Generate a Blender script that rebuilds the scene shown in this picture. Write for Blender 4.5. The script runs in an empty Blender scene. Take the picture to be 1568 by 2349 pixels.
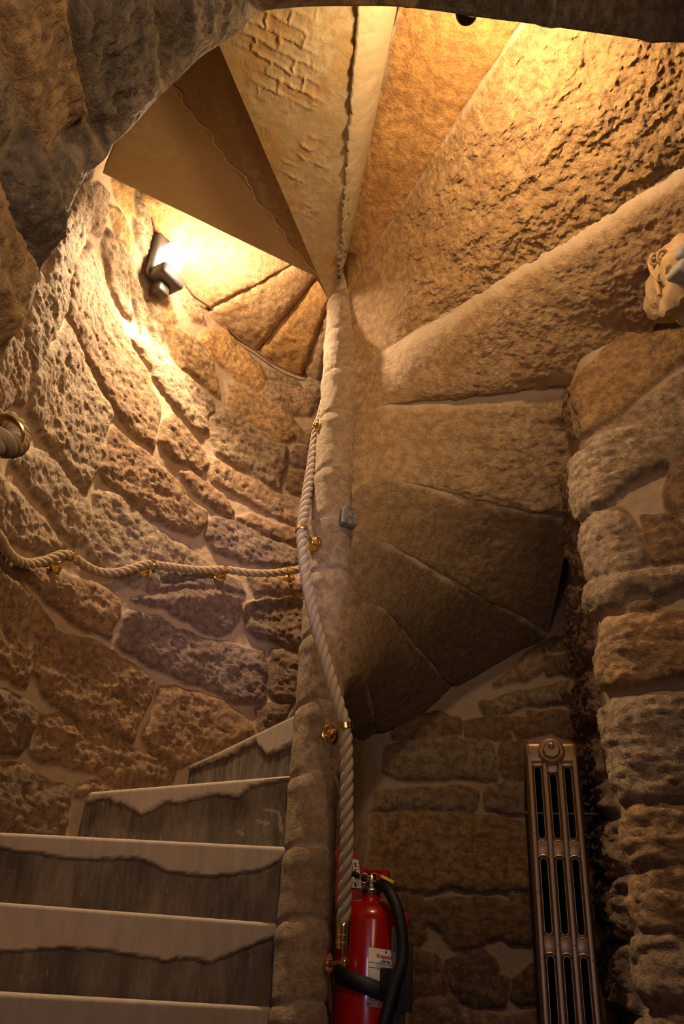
import bpy, bmesh, math, random
import numpy as np
from mathutils import Vector, Matrix

RES = 1.0            # relief grid scale (1 = fine)
random.seed(4); rng = np.random.default_rng(4)
col = bpy.context.scene.collection
scene = bpy.context.scene

# ------------------------------------------------------------------ camera
IW, IH = 1568, 2349
FPX = 1900.0
PITCH, ROLL = math.radians(30.7), math.radians(3.4)
_R = np.array([1, 0, 0.]); _F = np.array([0, math.cos(PITCH), math.sin(PITCH)]); _U = np.array([0, -math.sin(PITCH), math.cos(PITCH)])
CR = math.cos(ROLL)*_R + math.sin(ROLL)*_U
CU = -math.sin(ROLL)*_R + math.cos(ROLL)*_U
CF = _F
cam_d = bpy.data.cameras.new('camera'); cam = bpy.data.objects.new('camera', cam_d); col.objects.link(cam)
cam_d.sensor_fit = 'VERTICAL'; cam_d.sensor_height = 24.0; cam_d.lens = 24.0*FPX/IH
cam_d.clip_start = 0.02; cam_d.clip_end = 50
M = Matrix(((CR[0], CU[0], -CF[0], 0), (CR[1], CU[1], -CF[1], 0), (CR[2], CU[2], -CF[2], 0), (0, 0, 0, 1)))
cam.matrix_world = M
scene.camera = cam

# ------------------------------------------------------------------ world, lights, exposure
w = bpy.data.worlds.new('world'); scene.world = w; w.use_nodes = True
w.node_tree.nodes['Background'].inputs[0].default_value = (1.0, 0.72, 0.5, 1)
w.node_tree.nodes['Background'].inputs[1].default_value = 0.008
scene.view_settings.view_transform = 'Standard'; scene.view_settings.look = 'None'
scene.view_settings.exposure = 0.0; scene.view_settings.gamma = 1.0
scene.view_settings.use_curve_mapping = False
scene.render.film_transparent = False

def light(name, kind, loc, energy, color, size=0.05, target=None, spot=None, blend=0.5, sy=None):
    d = bpy.data.lights.new(name, kind); d.energy = energy; d.color = color
    if kind == 'AREA':
        d.size = size
        if sy: d.shape = 'RECTANGLE'; d.size_y = sy
    else: d.shadow_soft_size = size
    if kind == 'SPOT': d.spot_size = math.radians(spot); d.spot_blend = blend
    o = bpy.data.objects.new(name, d); col.objects.link(o); o.location = loc
    if target is not None:
        o.rotation_euler = (Vector(target)-Vector(loc)).to_track_quat('-Z', 'Y').to_euler()
    return o
WARM = (1.0, 0.66, 0.33); WARM2 = (1.0, 0.62, 0.27); COOL = (0.55, 0.6, 1.0)
# lamp tucked behind the arch at the top right of the stair well
light('arch_lamp_light', 'POINT', (0.28, 1.13, 2.14), 36, (1.0, 0.69, 0.38), 0.05)
# lamp over the lobby behind the photographer, and cool daylight from the lobby window
light('lobby_lamp_light', 'SPOT', (0.50, -0.35, 0.75), 60, (1.0, 0.70, 0.43), 0.25, target=(-0.75, 2.2, 1.75), spot=80, blend=0.9)
light('lobby_window_light', 'SPOT', (0.35, -0.6, 0.35), 130, (0.42, 0.48, 1.0), 0.12, target=(-0.50, 3.0, 1.42), spot=17, blend=0.9)
light('lobby_daylight', 'AREA', (-0.25, -0.7, 0.25), 4.5, (0.80, 0.70, 1.0), 0.4, target=(-0.35, 2.3, 0.5))
light('added_side_fill', 'SPOT', (-0.38, 0.25, 0.25), 26, (1.0, 0.72, 0.45), 0.1, target=(0.32, 2.3, 1.62), spot=48, blend=1.0)  # added unseen warm fill, brightens the winder undersides from the left

# ------------------------------------------------------------------ pixel -> place helpers
def ray(x, y):
    d = CF*FPX + CR*(x-IW/2) - CU*(y-IH/2)
    return d/np.linalg.norm(d)
def at_z(x, y, z):
    d = ray(x, y); return d*z/d[2]
def at_d(x, y, D):
    d = ray(x, y); return d*D/math.hypot(d[0], d[1])
def at_y(x, y, Y):
    d = ray(x, y); return d*Y/d[1]
N = np.array([-0.033, 2.40]); RN = 0.070

# ------------------------------------------------------------------ numpy gradient noise
_perm = np.random.default_rng(11).permutation(256); _perm = np.concatenate([_perm, _perm, _perm])
_g = np.random.default_rng(12).normal(size=(256, 3)); _g /= np.linalg.norm(_g, axis=1)[:, None]
def perlin(P):
    P = np.asarray(P, float); i = np.floor(P).astype(int); f = P-i; i &= 255
    u = f*f*f*(f*(f*6-15)+10)
    r = np.zeros(len(P))
    for dx in (0, 1):
        for dy in (0, 1):
            for dz in (0, 1):
                h = _perm[_perm[_perm[(i[:, 0]+dx) & 255]+((i[:, 1]+dy) & 255)]+((i[:, 2]+dz) & 255)]
                g = _g[h]
                d = g[:, 0]*(f[:, 0]-dx)+g[:, 1]*(f[:, 1]-dy)+g[:, 2]*(f[:, 2]-dz)
                wgt = (u[:, 0] if dx else 1-u[:, 0])*(u[:, 1] if dy else 1-u[:, 1])*(u[:, 2] if dz else 1-u[:, 2])
                r += wgt*d
    return r*1.6
def fbm(P, sc, octv=4, seed=0.0):
    r = 0; a = 1; P = np.asarray(P)*sc+seed
    for k in range(octv):
        r = r+a*perlin(P); P = P*2.03+7.1; a *= 0.5
    return r
def ridged(P, sc, octv=3, seed=0.0):
    r = 0; a = 1; P = np.asarray(P)*sc+seed
    for k in range(octv):
        r = r+a*(1-2*np.abs(perlin(P))); P = P*2.07+3.3; a *= 0.55
    return r*0.6

# ------------------------------------------------------------------ object helpers
def tag(o, label=None, cat=None, group=None, kind=None):
    if label: o['label'] = label
    if cat: o['category'] = cat
    if group: o['group'] = group
    if kind: o['kind'] = kind
    return o
def link(name, me, mat=None, parent=None, smooth=True):
    o = bpy.data.objects.new(name, me); col.objects.link(o)
    if mat: me.materials.append(mat)
    if smooth and len(me.polygons): me.polygons.foreach_set('use_smooth', [True]*len(me.polygons))
    if parent: o.parent = parent
    return o
def empty(name, label, cat, group=None):
    o = bpy.data.objects.new(name, None); col.objects.link(o); o.empty_display_size = 0.05
    return tag(o, label, cat, group)
def base_at(o, loc):
    """put a thing's origin at its base while its parts keep their place"""
    o.location = loc
    for c in o.children: c.location = c.location-Vector(loc)
def grid_mesh(name, P, mask=None, tint=None, mat=None, parent=None, flip=False, extra=None, smooth=True):
    """P: (n,m,3) array -> quads; tint (n,m,4) -> colour attribute 'Tint'"""
    n, m = P.shape[:2]
    idx = np.arange(n*m).reshape(n, m)
    q = np.stack([idx[:-1, :-1], idx[1:, :-1], idx[1:, 1:], idx[:-1, 1:]], -1)
    if mask is not None:
        q = q[mask[:-1, :-1] & mask[1:, :-1] & mask[1:, 1:] & mask[:-1, 1:]]
    q = q.reshape(-1, 4)
    if flip: q = q[:, ::-1]
    V = P.reshape(-1, 3); T = tint.reshape(-1, 4) if tint is not None else None
    if extra is not None:
        eV, eQ = extra; q = np.concatenate([q, np.asarray(eQ)+len(V)]) ; V = np.concatenate([V, eV])
        if T is not None: T = np.concatenate([T, np.tile([[1, 1, 1, 0.]], (len(eV), 1))])
    me = bpy.data.meshes.new(name)
    me.vertices.add(len(V)); me.vertices.foreach_set('co', V.astype(np.float32).ravel())
    me.loops.add(len(q)*4); me.loops.foreach_set('vertex_index', q.astype(np.int32).ravel())
    me.polygons.add(len(q)); me.polygons.foreach_set('loop_start', np.arange(0, len(q)*4, 4, dtype=np.int32))
    me.update(calc_edges=True); me.validate()
    if T is not None:
        a = me.attributes.new('Tint', 'FLOAT_COLOR', 'POINT'); a.data.foreach_set('color', T.astype(np.float32).ravel())
    return link(name, me, mat, parent, smooth)
def bm_obj(name, bm, mat=None, parent=None, smooth=True):
    bmesh.ops.recalc_face_normals(bm, faces=bm.faces)
    me = bpy.data.meshes.new(name); bm.to_mesh(me); bm.free()
    o = link(name, me, mat, parent, smooth)
    if smooth and len(me.polygons):
        try: me.set_sharp_from_angle(angle=math.radians(40))
        except Exception: pass
    return o
def add_box(bm, c, s, mat=None, bevel=0.0, seg=2):
    r = bmesh.ops.create_cube(bm, size=1.0); vs = r['verts']
    for v in vs: v.co = Vector((v.co.x*s[0], v.co.y*s[1], v.co.z*s[2]))
    if bevel > 0:
        es = list({e for v in vs for e in v.link_edges})
        rb = bmesh.ops.bevel(bm, geom=es, offset=bevel, segments=seg, affect='EDGES', profile=0.5)
        vs = list({v for f in rb['faces'] for v in f.verts} | {v for v in vs if v.is_valid})
    for v in vs:
        v.co = v.co + Vector(c)
        if mat: v.co = mat @ v.co
    return vs
def frame_of(d):
    d = Vector(d).normalized(); up = Vector((0, 0, 1)) if abs(d.z) < 0.9 else Vector((1, 0, 0))
    a = d.cross(up).normalized(); return a, a.cross(d).normalized(), d
def add_lathe(bm, base, axis, prof, seg=24, cap=True):
    """prof: list of (distance along axis, radius)"""
    a, b, d = frame_of(axis); base = Vector(base); rings = []
    for t, r in prof:
        rings.append([bm.verts.new(base+d*t+(a*math.cos(k*2*math.pi/seg)+b*math.sin(k*2*math.pi/seg))*max(r, 1e-5)) for k in range(seg)])
    for i in range(len(rings)-1):
        for k in range(seg):
            bm.faces.new((rings[i][k], rings[i][(k+1) % seg], rings[i+1][(k+1) % seg], rings[i+1][k]))
    if cap:
        bm.faces.new(rings[0]); bm.faces.new(rings[-1][::-1])
def smooth_path(pts, n):
    """Catmull-Rom resample by arc length"""
    pts = [np.asarray(p, float) for p in pts]
    P = [2*pts[0]-pts[1]]+pts+[2*pts[-1]-pts[-2]]; out = []
    for i in range(1, len(P)-2):
        for t in np.linspace(0, 1, 24, endpoint=False):
            a, b, c, d = P[i-1], P[i], P[i+1], P[i+2]
            out.append(0.5*((2*b)+(-a+c)*t+(2*a-5*b+4*c-d)*t*t+(-a+3*b-3*c+d)*t**3))
    out.append(pts[-1]); out = np.array(out)
    s = np.concatenate([[0], np.cumsum(np.linalg.norm(np.diff(out, axis=0), axis=1))])
    u = np.linspace(0, s[-1], n)
    return np.stack([np.interp(u, s, out[:, k]) for k in range(out.shape[1])], 1), s[-1]
def path_frames(P):
    T = np.gradient(P, axis=0); T /= np.linalg.norm(T, axis=1)[:, None]
    A = np.zeros_like(P); up = np.array([0, 0, 1.]) if abs(T[0][2]) < 0.9 else np.array([1., 0, 0])
    a = np.cross(T[0], up); a /= np.linalg.norm(a); A[0] = a
    for i in range(1, len(P)):
        a = A[i-1]-T[i]*np.dot(A[i-1], T[i]); A[i] = a/np.linalg.norm(a)
    return T, A, np.cross(T, A)
def tube_arrays(P, r, seg=10):
    T, A, B = path_frames(P); th = np.linspace(0, 2*math.pi, seg, endpoint=False)
    r = np.broadcast_to(np.asarray(r, float), (len(P),))
    return P[:, None]+r[:, None, None]*(A[:, None]*np.cos(th)[None, :, None]+B[:, None]*np.sin(th)[None, :, None])
def tubes_mesh(name, rings, mat, parent=None, cap=True):
    V = []; F = []; off = 0
    for R in rings:
        n, m = R.shape[:2]; V.append(R.reshape(-1, 3))
        for i in range(n-1):
            for k in range(m):
                F.append((off+i*m+k, off+i*m+(k+1) % m, off+(i+1)*m+(k+1) % m, off+(i+1)*m+k))
        if cap:
            F.append(tuple(off+k for k in range(m))[::-1]); F.append(tuple(off+(n-1)*m+k for k in range(m)))
        off += n*m
    me = bpy.data.meshes.new(name); me.from_pydata(np.concatenate(V).tolist(), [], F); me.update()
    return link(name, me, mat, parent)
def tube(name, pts, r, mat, parent=None, n=40, seg=10):
    P, L = smooth_path(pts, n); return tubes_mesh(name, [tube_arrays(P, r, seg)], mat, parent)

# ------------------------------------------------------------------ materials
def nodes_of(name):
    m = bpy.data.materials.new(name); m.use_nodes = True; nt = m.node_tree
    return m, nt, nt.nodes['Principled BSDF']
def simple(name, color, rough=0.5, metal=0.0, emit=None, es=0, coat=0, bump=0, bscale=200, var=0.0):
    m, nt, b = nodes_of(name)
    b.inputs['Base Color'].default_value = (*color, 1); b.inputs['Roughness'].default_value = rough
    b.inputs['Metallic'].default_value = metal
    if coat: b.inputs['Coat Weight'].default_value = coat
    if emit: b.inputs['Emission Color'].default_value = (*emit, 1); b.inputs['Emission Strength'].default_value = es
    tc = nt.nodes.new('ShaderNodeTexCoord'); no = nt.nodes.new('ShaderNodeTexNoise'); no.inputs['Scale'].default_value = bscale; no.inputs['Detail'].default_value = 4
    nt.links.new(tc.outputs['Object'], no.inputs['Vector'])
    if var:
        mx = nt.nodes.new('ShaderNodeMix'); mx.data_type = 'RGBA'
        mx.inputs[6].default_value = (*[c*(1-var) for c in color], 1); mx.inputs[7].default_value = (*[min(1, c*(1+var)) for c in color], 1)
        nt.links.new(no.outputs['Fac'], mx.inputs[0]); nt.links.new(mx.outputs[2], b.inputs['Base Color'])
    if bump:
        bp = nt.nodes.new('ShaderNodeBump'); bp.inputs['Strength'].default_value = bump; bp.inputs['Distance'].default_value = 0.002
        nt.links.new(no.outputs['Fac'], bp.inputs['Height']); nt.links.new(bp.outputs[0], b.inputs['Normal'])
    return m
def stone(name, c1, c2, c3, mortar=(0.36, 0.27, 0.18), fine=0.6, fleck=0.35, rough=0.82, stretch=(1, 1, 1), spec=0.35):
    """sandstone: three tints by noise, times vertex tint, mortar where Tint alpha is 1, speckles and fine bump"""
    m, nt, b = nodes_of(name); L = nt.links.new; nn = nt.nodes.new
    tc = nn('ShaderNodeTexCoord'); mp = nn('ShaderNodeMapping'); mp.inputs['Scale'].default_value = stretch; L(tc.outputs['Object'], mp.inputs[0])
    n1 = nn('ShaderNodeTexNoise'); n1.inputs['Scale'].default_value = 4.5; n1.inputs['Detail'].default_value = 5; L(mp.outputs[0], n1.inputs['Vector'])
    n2 = nn('ShaderNodeTexNoise'); n2.inputs['Scale'].default_value = 38; n2.inputs['Detail'].default_value = 8; n2.inputs['Roughness'].default_value = 0.65; L(mp.outputs[0], n2.inputs['Vector'])
    n3 = nn('ShaderNodeTexNoise'); n3.inputs['Scale'].default_value = 120; n3.inputs['Detail'].default_value = 5; n3.inputs['Roughness'].default_value = 0.7; L(mp.outputs[0], n3.inputs['Vector'])
    def ramp(src, a, z, ca=(0, 0, 0, 1), cb=(1, 1, 1, 1)):
        r = nn('ShaderNodeValToRGB'); r.color_ramp.elements[0].position = a; r.color_ramp.elements[1].position = z
        r.color_ramp.elements[0].color = ca; r.color_ramp.elements[1].color = cb; L(src, r.inputs[0]); return r
    def mix(a, bb, f, mode='MIX'):
        x = nn('ShaderNodeMix'); x.data_type = 'RGBA'; x.blend_type = mode
        for s, k in ((a, 6), (bb, 7), (f, 0)):
            if isinstance(s, (int, float)): x.inputs[k].default_value = s
            elif isinstance(s, tuple): x.inputs[k].default_value = (*s, 1) if len(s) == 3 else s
            else: L(s, x.inputs[k])
        return x.outputs[2]
    r1 = ramp(n1.outputs['Fac'], 0.38, 0.62); cA = mix(c1, c2, r1.outputs[0])
    r2 = ramp(n2.outputs['Fac'], 0.40, 0.60); cB = mix(cA, c3, r2.outputs[0])
    at = nn('ShaderNodeAttribute'); at.attribute_name = 'Tint'
    cC = mix(cB, at.outputs['Color'], 1.0, 'MULTIPLY')
    r3 = ramp(n3.outputs['Fac'], 0.62, 0.67)
    fm = nn('ShaderNodeMath'); fm.operation = 'MULTIPLY'; fm.inputs[1].default_value = fleck; L(r3.outputs[0], fm.inputs[0])
    cD = mix(cC, (0.75, 0.66, 0.5), fm.outputs[0])
    rm = ramp(n2.outputs['Fac'], 0.3, 0.7, (*[v*0.85 for v in mortar], 1), (*[v*1.1 for v in mortar], 1))
    cE = mix(cD, rm.outputs[0], at.outputs['Alpha']); L(cE, b.inputs['Base Color'])
    b.inputs['Roughness'].default_value = rough; b.inputs['Specular IOR Level'].default_value = spec
    # bump: coarse + fine, less on mortar
    ad = nn('ShaderNodeMath'); ad.operation = 'MULTIPLY_ADD'; L(n3.outputs['Fac'], ad.inputs[0]); ad.inputs[1].default_value = 0.6; L(n2.outputs['Fac'], ad.inputs[2])
    st = nn('ShaderNodeMath'); st.operation = 'MULTIPLY_ADD'; L(at.outputs['Alpha'], st.inputs[0]); st.inputs[1].default_value = -fine*0.75; st.inputs[2].default_value = fine
    bp = nn('ShaderNodeBump'); bp.inputs['Distance'].default_value = 0.022; L(ad.outputs[0], bp.inputs['Height']); L(st.outputs[0], bp.inputs['Strength']); L(bp.outputs[0], b.inputs['Normal'])
    return m
M_WALL = stone('wall_sandstone', (0.34, 0.225, 0.125), (0.43, 0.30, 0.175), (0.19, 0.125, 0.075), mortar=(0.31, 0.215, 0.135), fine=0.85, fleck=0.55)
M_SOFF = stone('step_sandstone', (0.43, 0.295, 0.14), (0.50, 0.35, 0.18), (0.30, 0.19, 0.10), mortar=(0.5, 0.38, 0.25), fine=0.75, fleck=0.5, rough=0.75)
M_NEWEL = stone('newel_sandstone', (0.34, 0.23, 0.13), (0.42, 0.29, 0.17), (0.25, 0.165, 0.095), fine=0.7, fleck=0.5)
M_ARCH = stone('arch_gritstone', (0.25, 0.18, 0.105), (0.33, 0.235, 0.13), (0.14, 0.10, 0.065), fine=1.0, fleck=0.3, stretch=(1, 0.6, 0.6))
M_RISER = stone('riser_stone', (0.13, 0.095, 0.065), (0.08, 0.06, 0.045), (0.17, 0.125, 0.09), mortar=(0.38, 0.30, 0.22), fine=0.6, fleck=0.2, stretch=(1, 1, 0.25))
M_PALE = stone('pale_render', (0.48, 0.37, 0.21), (0.40, 0.28, 0.13), (0.36, 0.26, 0.13), mortar=(0.42, 0.33, 0.2), fine=0.25, fleck=0.05)
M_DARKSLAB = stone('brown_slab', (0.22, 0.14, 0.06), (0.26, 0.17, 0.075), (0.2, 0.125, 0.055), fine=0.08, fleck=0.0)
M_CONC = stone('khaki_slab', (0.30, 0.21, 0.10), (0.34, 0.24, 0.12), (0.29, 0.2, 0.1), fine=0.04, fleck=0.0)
M_FLOOR = stone('floor_flags', (0.25, 0.19, 0.13), (0.3, 0.23, 0.16), (0.2, 0.15, 0.1), fine=0.3)
M_ROPE2 = simple('brown_hemp_rope', (0.30, 0.205, 0.11), 0.9, bump=0.8, bscale=500, var=0.25)
M_ROPE = simple('hemp_rope', (0.37, 0.285, 0.195), 0.9, bump=0.8, bscale=500, var=0.25)
M_BRASS = simple('polished_brass', (0.72, 0.50, 0.17), 0.22, 1.0)
M_SCREW = simple('screw_steel', (0.25, 0.22, 0.18), 0.4, 1.0)
M_RED = simple('red_enamel', (0.42, 0.008, 0.006), 0.22, coat=0.6)
M_SIGNRED = simple('red_plastic', (0.30, 0.006, 0.005), 0.6)
M_BLACK = simple('black_rubber', (0.012, 0.011, 0.010), 0.55)
M_WHITE = simple('white_label', (0.72, 0.68, 0.62), 0.5)
M_INK = simple('black_ink', (0.02, 0.02, 0.02), 0.6)
M_REDINK = simple('red_ink', (0.45, 0.02, 0.03), 0.6)
M_YELLOW = simple('yellow_tag', (0.65, 0.55, 0.04), 0.5)
M_CREAM = simple('cream_scale', (0.55, 0.42, 0.2), 0.5)
M_STEEL = simple('bright_steel', (0.6, 0.55, 0.48), 0.25, 1.0)
M_RAD = simple('bronze_paint', (0.34, 0.215, 0.105), 0.38, 0.75, bump=0.15, bscale=300)
M_RADSHADE = simple('shade_dark_iron', (0.02, 0.015, 0.010), 0.8, 0.0)  # slot shade painted in: near-black colour for the radiator's rear sections
M_CABLE = simple('brown_cable', (0.12, 0.05, 0.03), 0.5)
M_HOUSE = simple('lamp_housing', (0.06, 0.05, 0.05), 0.4, 0.3)
M_GLOW = simple('lamp_glass', (1, 0.9, 0.7), 0.3, emit=(1.0, 0.80, 0.52), es=60)
M_PIPE = simple('dark_iron', (0.03, 0.022, 0.018), 0.5, 0.5)

# ------------------------------------------------------------------ relief from traced stones
def seg_dist(U, V, poly):
    d = np.full(U.shape, 1e9); inside = np.zeros(U.shape, bool)
    n = len(poly)
    for i in range(n):
        x1, y1 = poly[i]; x2, y2 = poly[(i+1) % n]
        dx, dy = x2-x1, y2-y1; L = dx*dx+dy*dy+1e-12
        t = np.clip(((U-x1)*dx+(V-y1)*dy)/L, 0, 1)
        d = np.minimum(d, (U-x1-t*dx)**2+(V-y1-t*dy)**2)
        c = ((y1 > V) != (y2 > V))
        with np.errstate(divide='ignore', invalid='ignore'):
            xi = (x2-x1)*(V-y1)/(y2-y1)+x1
        inside ^= c & (U < xi)
    return np.sqrt(d), inside
class PathWall:
    """vertical wall standing on a plan path; u = arc length, v = height"""
    def __init__(self, pts, n=900):
        P, self.L = smooth_path(pts, n); self.P = P; self.U = np.linspace(0, self.L, n)
        T = np.gradient(P, axis=0); T /= np.linalg.norm(T, axis=1)[:, None]
        self.T = T; self.Nn = np.stack([T[:, 1], -T[:, 0]], 1)      # right-hand side of travel = room side
    def hit(self, x, y, far=False):
        d = ray(x, y); h = d[:2]/np.hypot(*d[:2]); a = self.P
        cr = a[:, 0]*h[1]-a[:, 1]*h[0]; k = np.where((cr[:-1] <= 0) != (cr[1:] <= 0))[0]
        best = None
        for i in k:
            t = cr[i]/(cr[i]-cr[i+1]); p = a[i]*(1-t)+a[i+1]*t; D = p@h
            if D > 0.2 and (best is None or (D > best[0] if far else D < best[0])): best = (D, self.U[i]*(1-t)+self.U[i+1]*t)
        if best is None:
            k = int(np.argmin(np.abs(cr))); best = (float(np.hypot(*a[k])), self.U[k])
        return best[1], best[0]*d[2]/np.hypot(*d[:2]), best[0]
    def polyuv(self, poly, sub=4, **k):
        out = []
        for i in range(len(poly)):
            a = poly[i]; b = poly[(i+1) % len(poly)]
            for t in np.linspace(0, 1, sub, endpoint=False):
                u, v, D = self.hit(a[0]*(1-t)+b[0]*t, a[1]*(1-t)+b[1]*t, **k); out.append((u, v))
        return out
    def pos(self, u, v, h):
        x = np.interp(u, self.U, self.P[:, 0]); y = np.interp(u, self.U, self.P[:, 1])
        nx = np.interp(u, self.U, self.Nn[:, 0]); ny = np.interp(u, self.U, self.Nn[:, 1])
        return np.stack([x+nx*h, y+ny*h, v], -1)
    def place(self, x, y, off=0.0):
        u, v, D = self.hit(x, y); D -= off; d = ray(x, y); return d*D/math.hypot(d[0], d[1])

def relief(U, V, P3, stones, bulge=0.022, edge=0.022, rough_amp=0.010, seed=1.0, aniso=(1, 1, 1), base_mort=1.0, grow=0.010):
    """height + tint for a set of stones given as uv polygons: (poly, tint, height, rough)"""
    H = np.zeros(U.shape); T = np.ones(U.shape+(4,)); T[..., 3] = base_mort; BD = np.full(U.shape, -1.0)
    flat = P3.reshape(-1, 3)
    wob_u = (fbm(flat, 9, 3, seed)*0.012).reshape(U.shape); wob_v = (fbm(flat, 9, 3, seed+31)*0.012).reshape(U.shape)
    Uw = U+wob_u; Vw = V+wob_v
    big = fbm(flat*np.array(aniso), 11, 3, seed+3).reshape(U.shape)
    rid = ridged(flat*np.array(aniso), 24, 4, seed+5).reshape(U.shape)
    low = fbm(flat, 5, 2, seed+8).reshape(U.shape)
    med = fbm(flat, 30, 3, seed+9).reshape(U.shape)
    fin = ridged(flat*np.array(aniso), 52, 2, seed+12).reshape(U.shape)
    for poly, tint, hh, rr in stones:
        a = np.array(poly); pad = 0.03
        m = (U > a[:, 0].min()-pad) & (U < a[:, 0].max()+pad) & (V > a[:, 1].min()-pad) & (V < a[:, 1].max()+pad)
        if not m.any(): continue
        d, ins = seg_dist(Uw[m], Vw[m], poly); d = np.where(ins, d, -d)+grow
        win = d > BD[m]; bb = BD[m]; bb[win] = d[win]; BD[m] = bb
        w_in = np.clip(1-np.exp(-np.maximum(d, 0)/edge), 0, 1)
        h = hh*bulge*w_in + w_in*rr*rough_amp*(big[m]*0.8+rid[m]*0.75+fin[m]*0.42)
        ins2 = (d > 0) & win
        H[m] = np.where(ins2, h, H[m])
        mo = 1-np.clip((d+0.001)/0.006, 0, 1)
        cur = T[m]; nt_ = np.array([*tint, 0.]); keep = (d > -0.001) & win
        new = np.tile(nt_, (len(d), 1)); new[:, 3] = np.clip(mo, 0, 1); cur[keep] = new[keep]; T[m] = cur
    H += 0.006*low+0.0025*med
    return H, T

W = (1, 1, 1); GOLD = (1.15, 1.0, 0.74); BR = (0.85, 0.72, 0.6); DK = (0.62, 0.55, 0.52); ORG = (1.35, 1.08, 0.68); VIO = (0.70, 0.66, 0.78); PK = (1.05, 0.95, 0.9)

def to_px(P):
    z = P@CF; return IW/2+FPX*(P@CR)/z, IH/2-FPX*(P@CU)/z, z
AEX = [-160,-120,-60,0,40,72,105,150,195,240,262,300,352,400,455,500,545,585,625]
AEY = [1500,1150,930,830,752,700,585,500,408,365,330,295,235,190,135,105,75,35,22]
def filler(wall, u0, u1, v0, v1, rg, cw=0.3, ch=0.15):
    """coursed stones for the stretches of wall outside the photograph"""
    out = []; v = v0
    while v < v1:
        h = ch*rg.uniform(0.8, 1.25); u = u0-rg.uniform(0, cw)
        while u < u1:
            wd = cw*rg.uniform(0.6, 1.3)
            c = wall.pos(np.array(u+wd/2), np.array(v+h/2), 0); x, y, z = to_px(c)
            if not (z > 0 and -70 < x < IW+70 and -70 < y < IH+70) or (x < 620 and y < np.interp(x, AEX, AEY)-45):
                g = 0.009; j = lambda: rg.uniform(-0.008, 0.008)
                poly = [(u+g+j(), v+g+j()), (u+wd/2, v+g+j()), (u+wd-g+j(), v+g+j()), (u+wd-g+j(), v+h/2), (u+wd-g+j(), v+h-g+j()), (u+wd/2, v+h-g+j()), (u+g+j(), v+h-g+j()), (u+g+j(), v+h/2)]
                out.append((poly, (rg.uniform(0.8, 1.1),)*2+(rg.uniform(0.75, 1.0),), rg.uniform(0.7, 1.2), 1.0))
            u += wd
        v += h
    return out
def build_wall(name, wall, polys, v0, v1, step, mat, seed, **kw):
    n = int(wall.L/step*RES)+2; m = int((v1-v0)/step*RES)+2
    U, V = np.meshgrid(np.linspace(0, wall.L, n), np.linspace(v0, v1, m), indexing='ij')
    P0 = wall.pos(U, V, 0)
    st = []
    for q in polys:
        poly = q[0]; tint = q[1] if len(q) > 1 else W; hh = q[2] if len(q) > 2 else 1.0; rr = q[3] if len(q) > 3 else 1.0
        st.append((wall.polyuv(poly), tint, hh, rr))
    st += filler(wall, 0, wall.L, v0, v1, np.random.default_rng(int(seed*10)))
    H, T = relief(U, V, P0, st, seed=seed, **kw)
    P = wall.pos(U, V, H)
    # skin plus a plain back so the wall has thickness
    return tag(grid_mesh(name, P, tint=T, mat=mat, flip=True), kind='structure')

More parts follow.
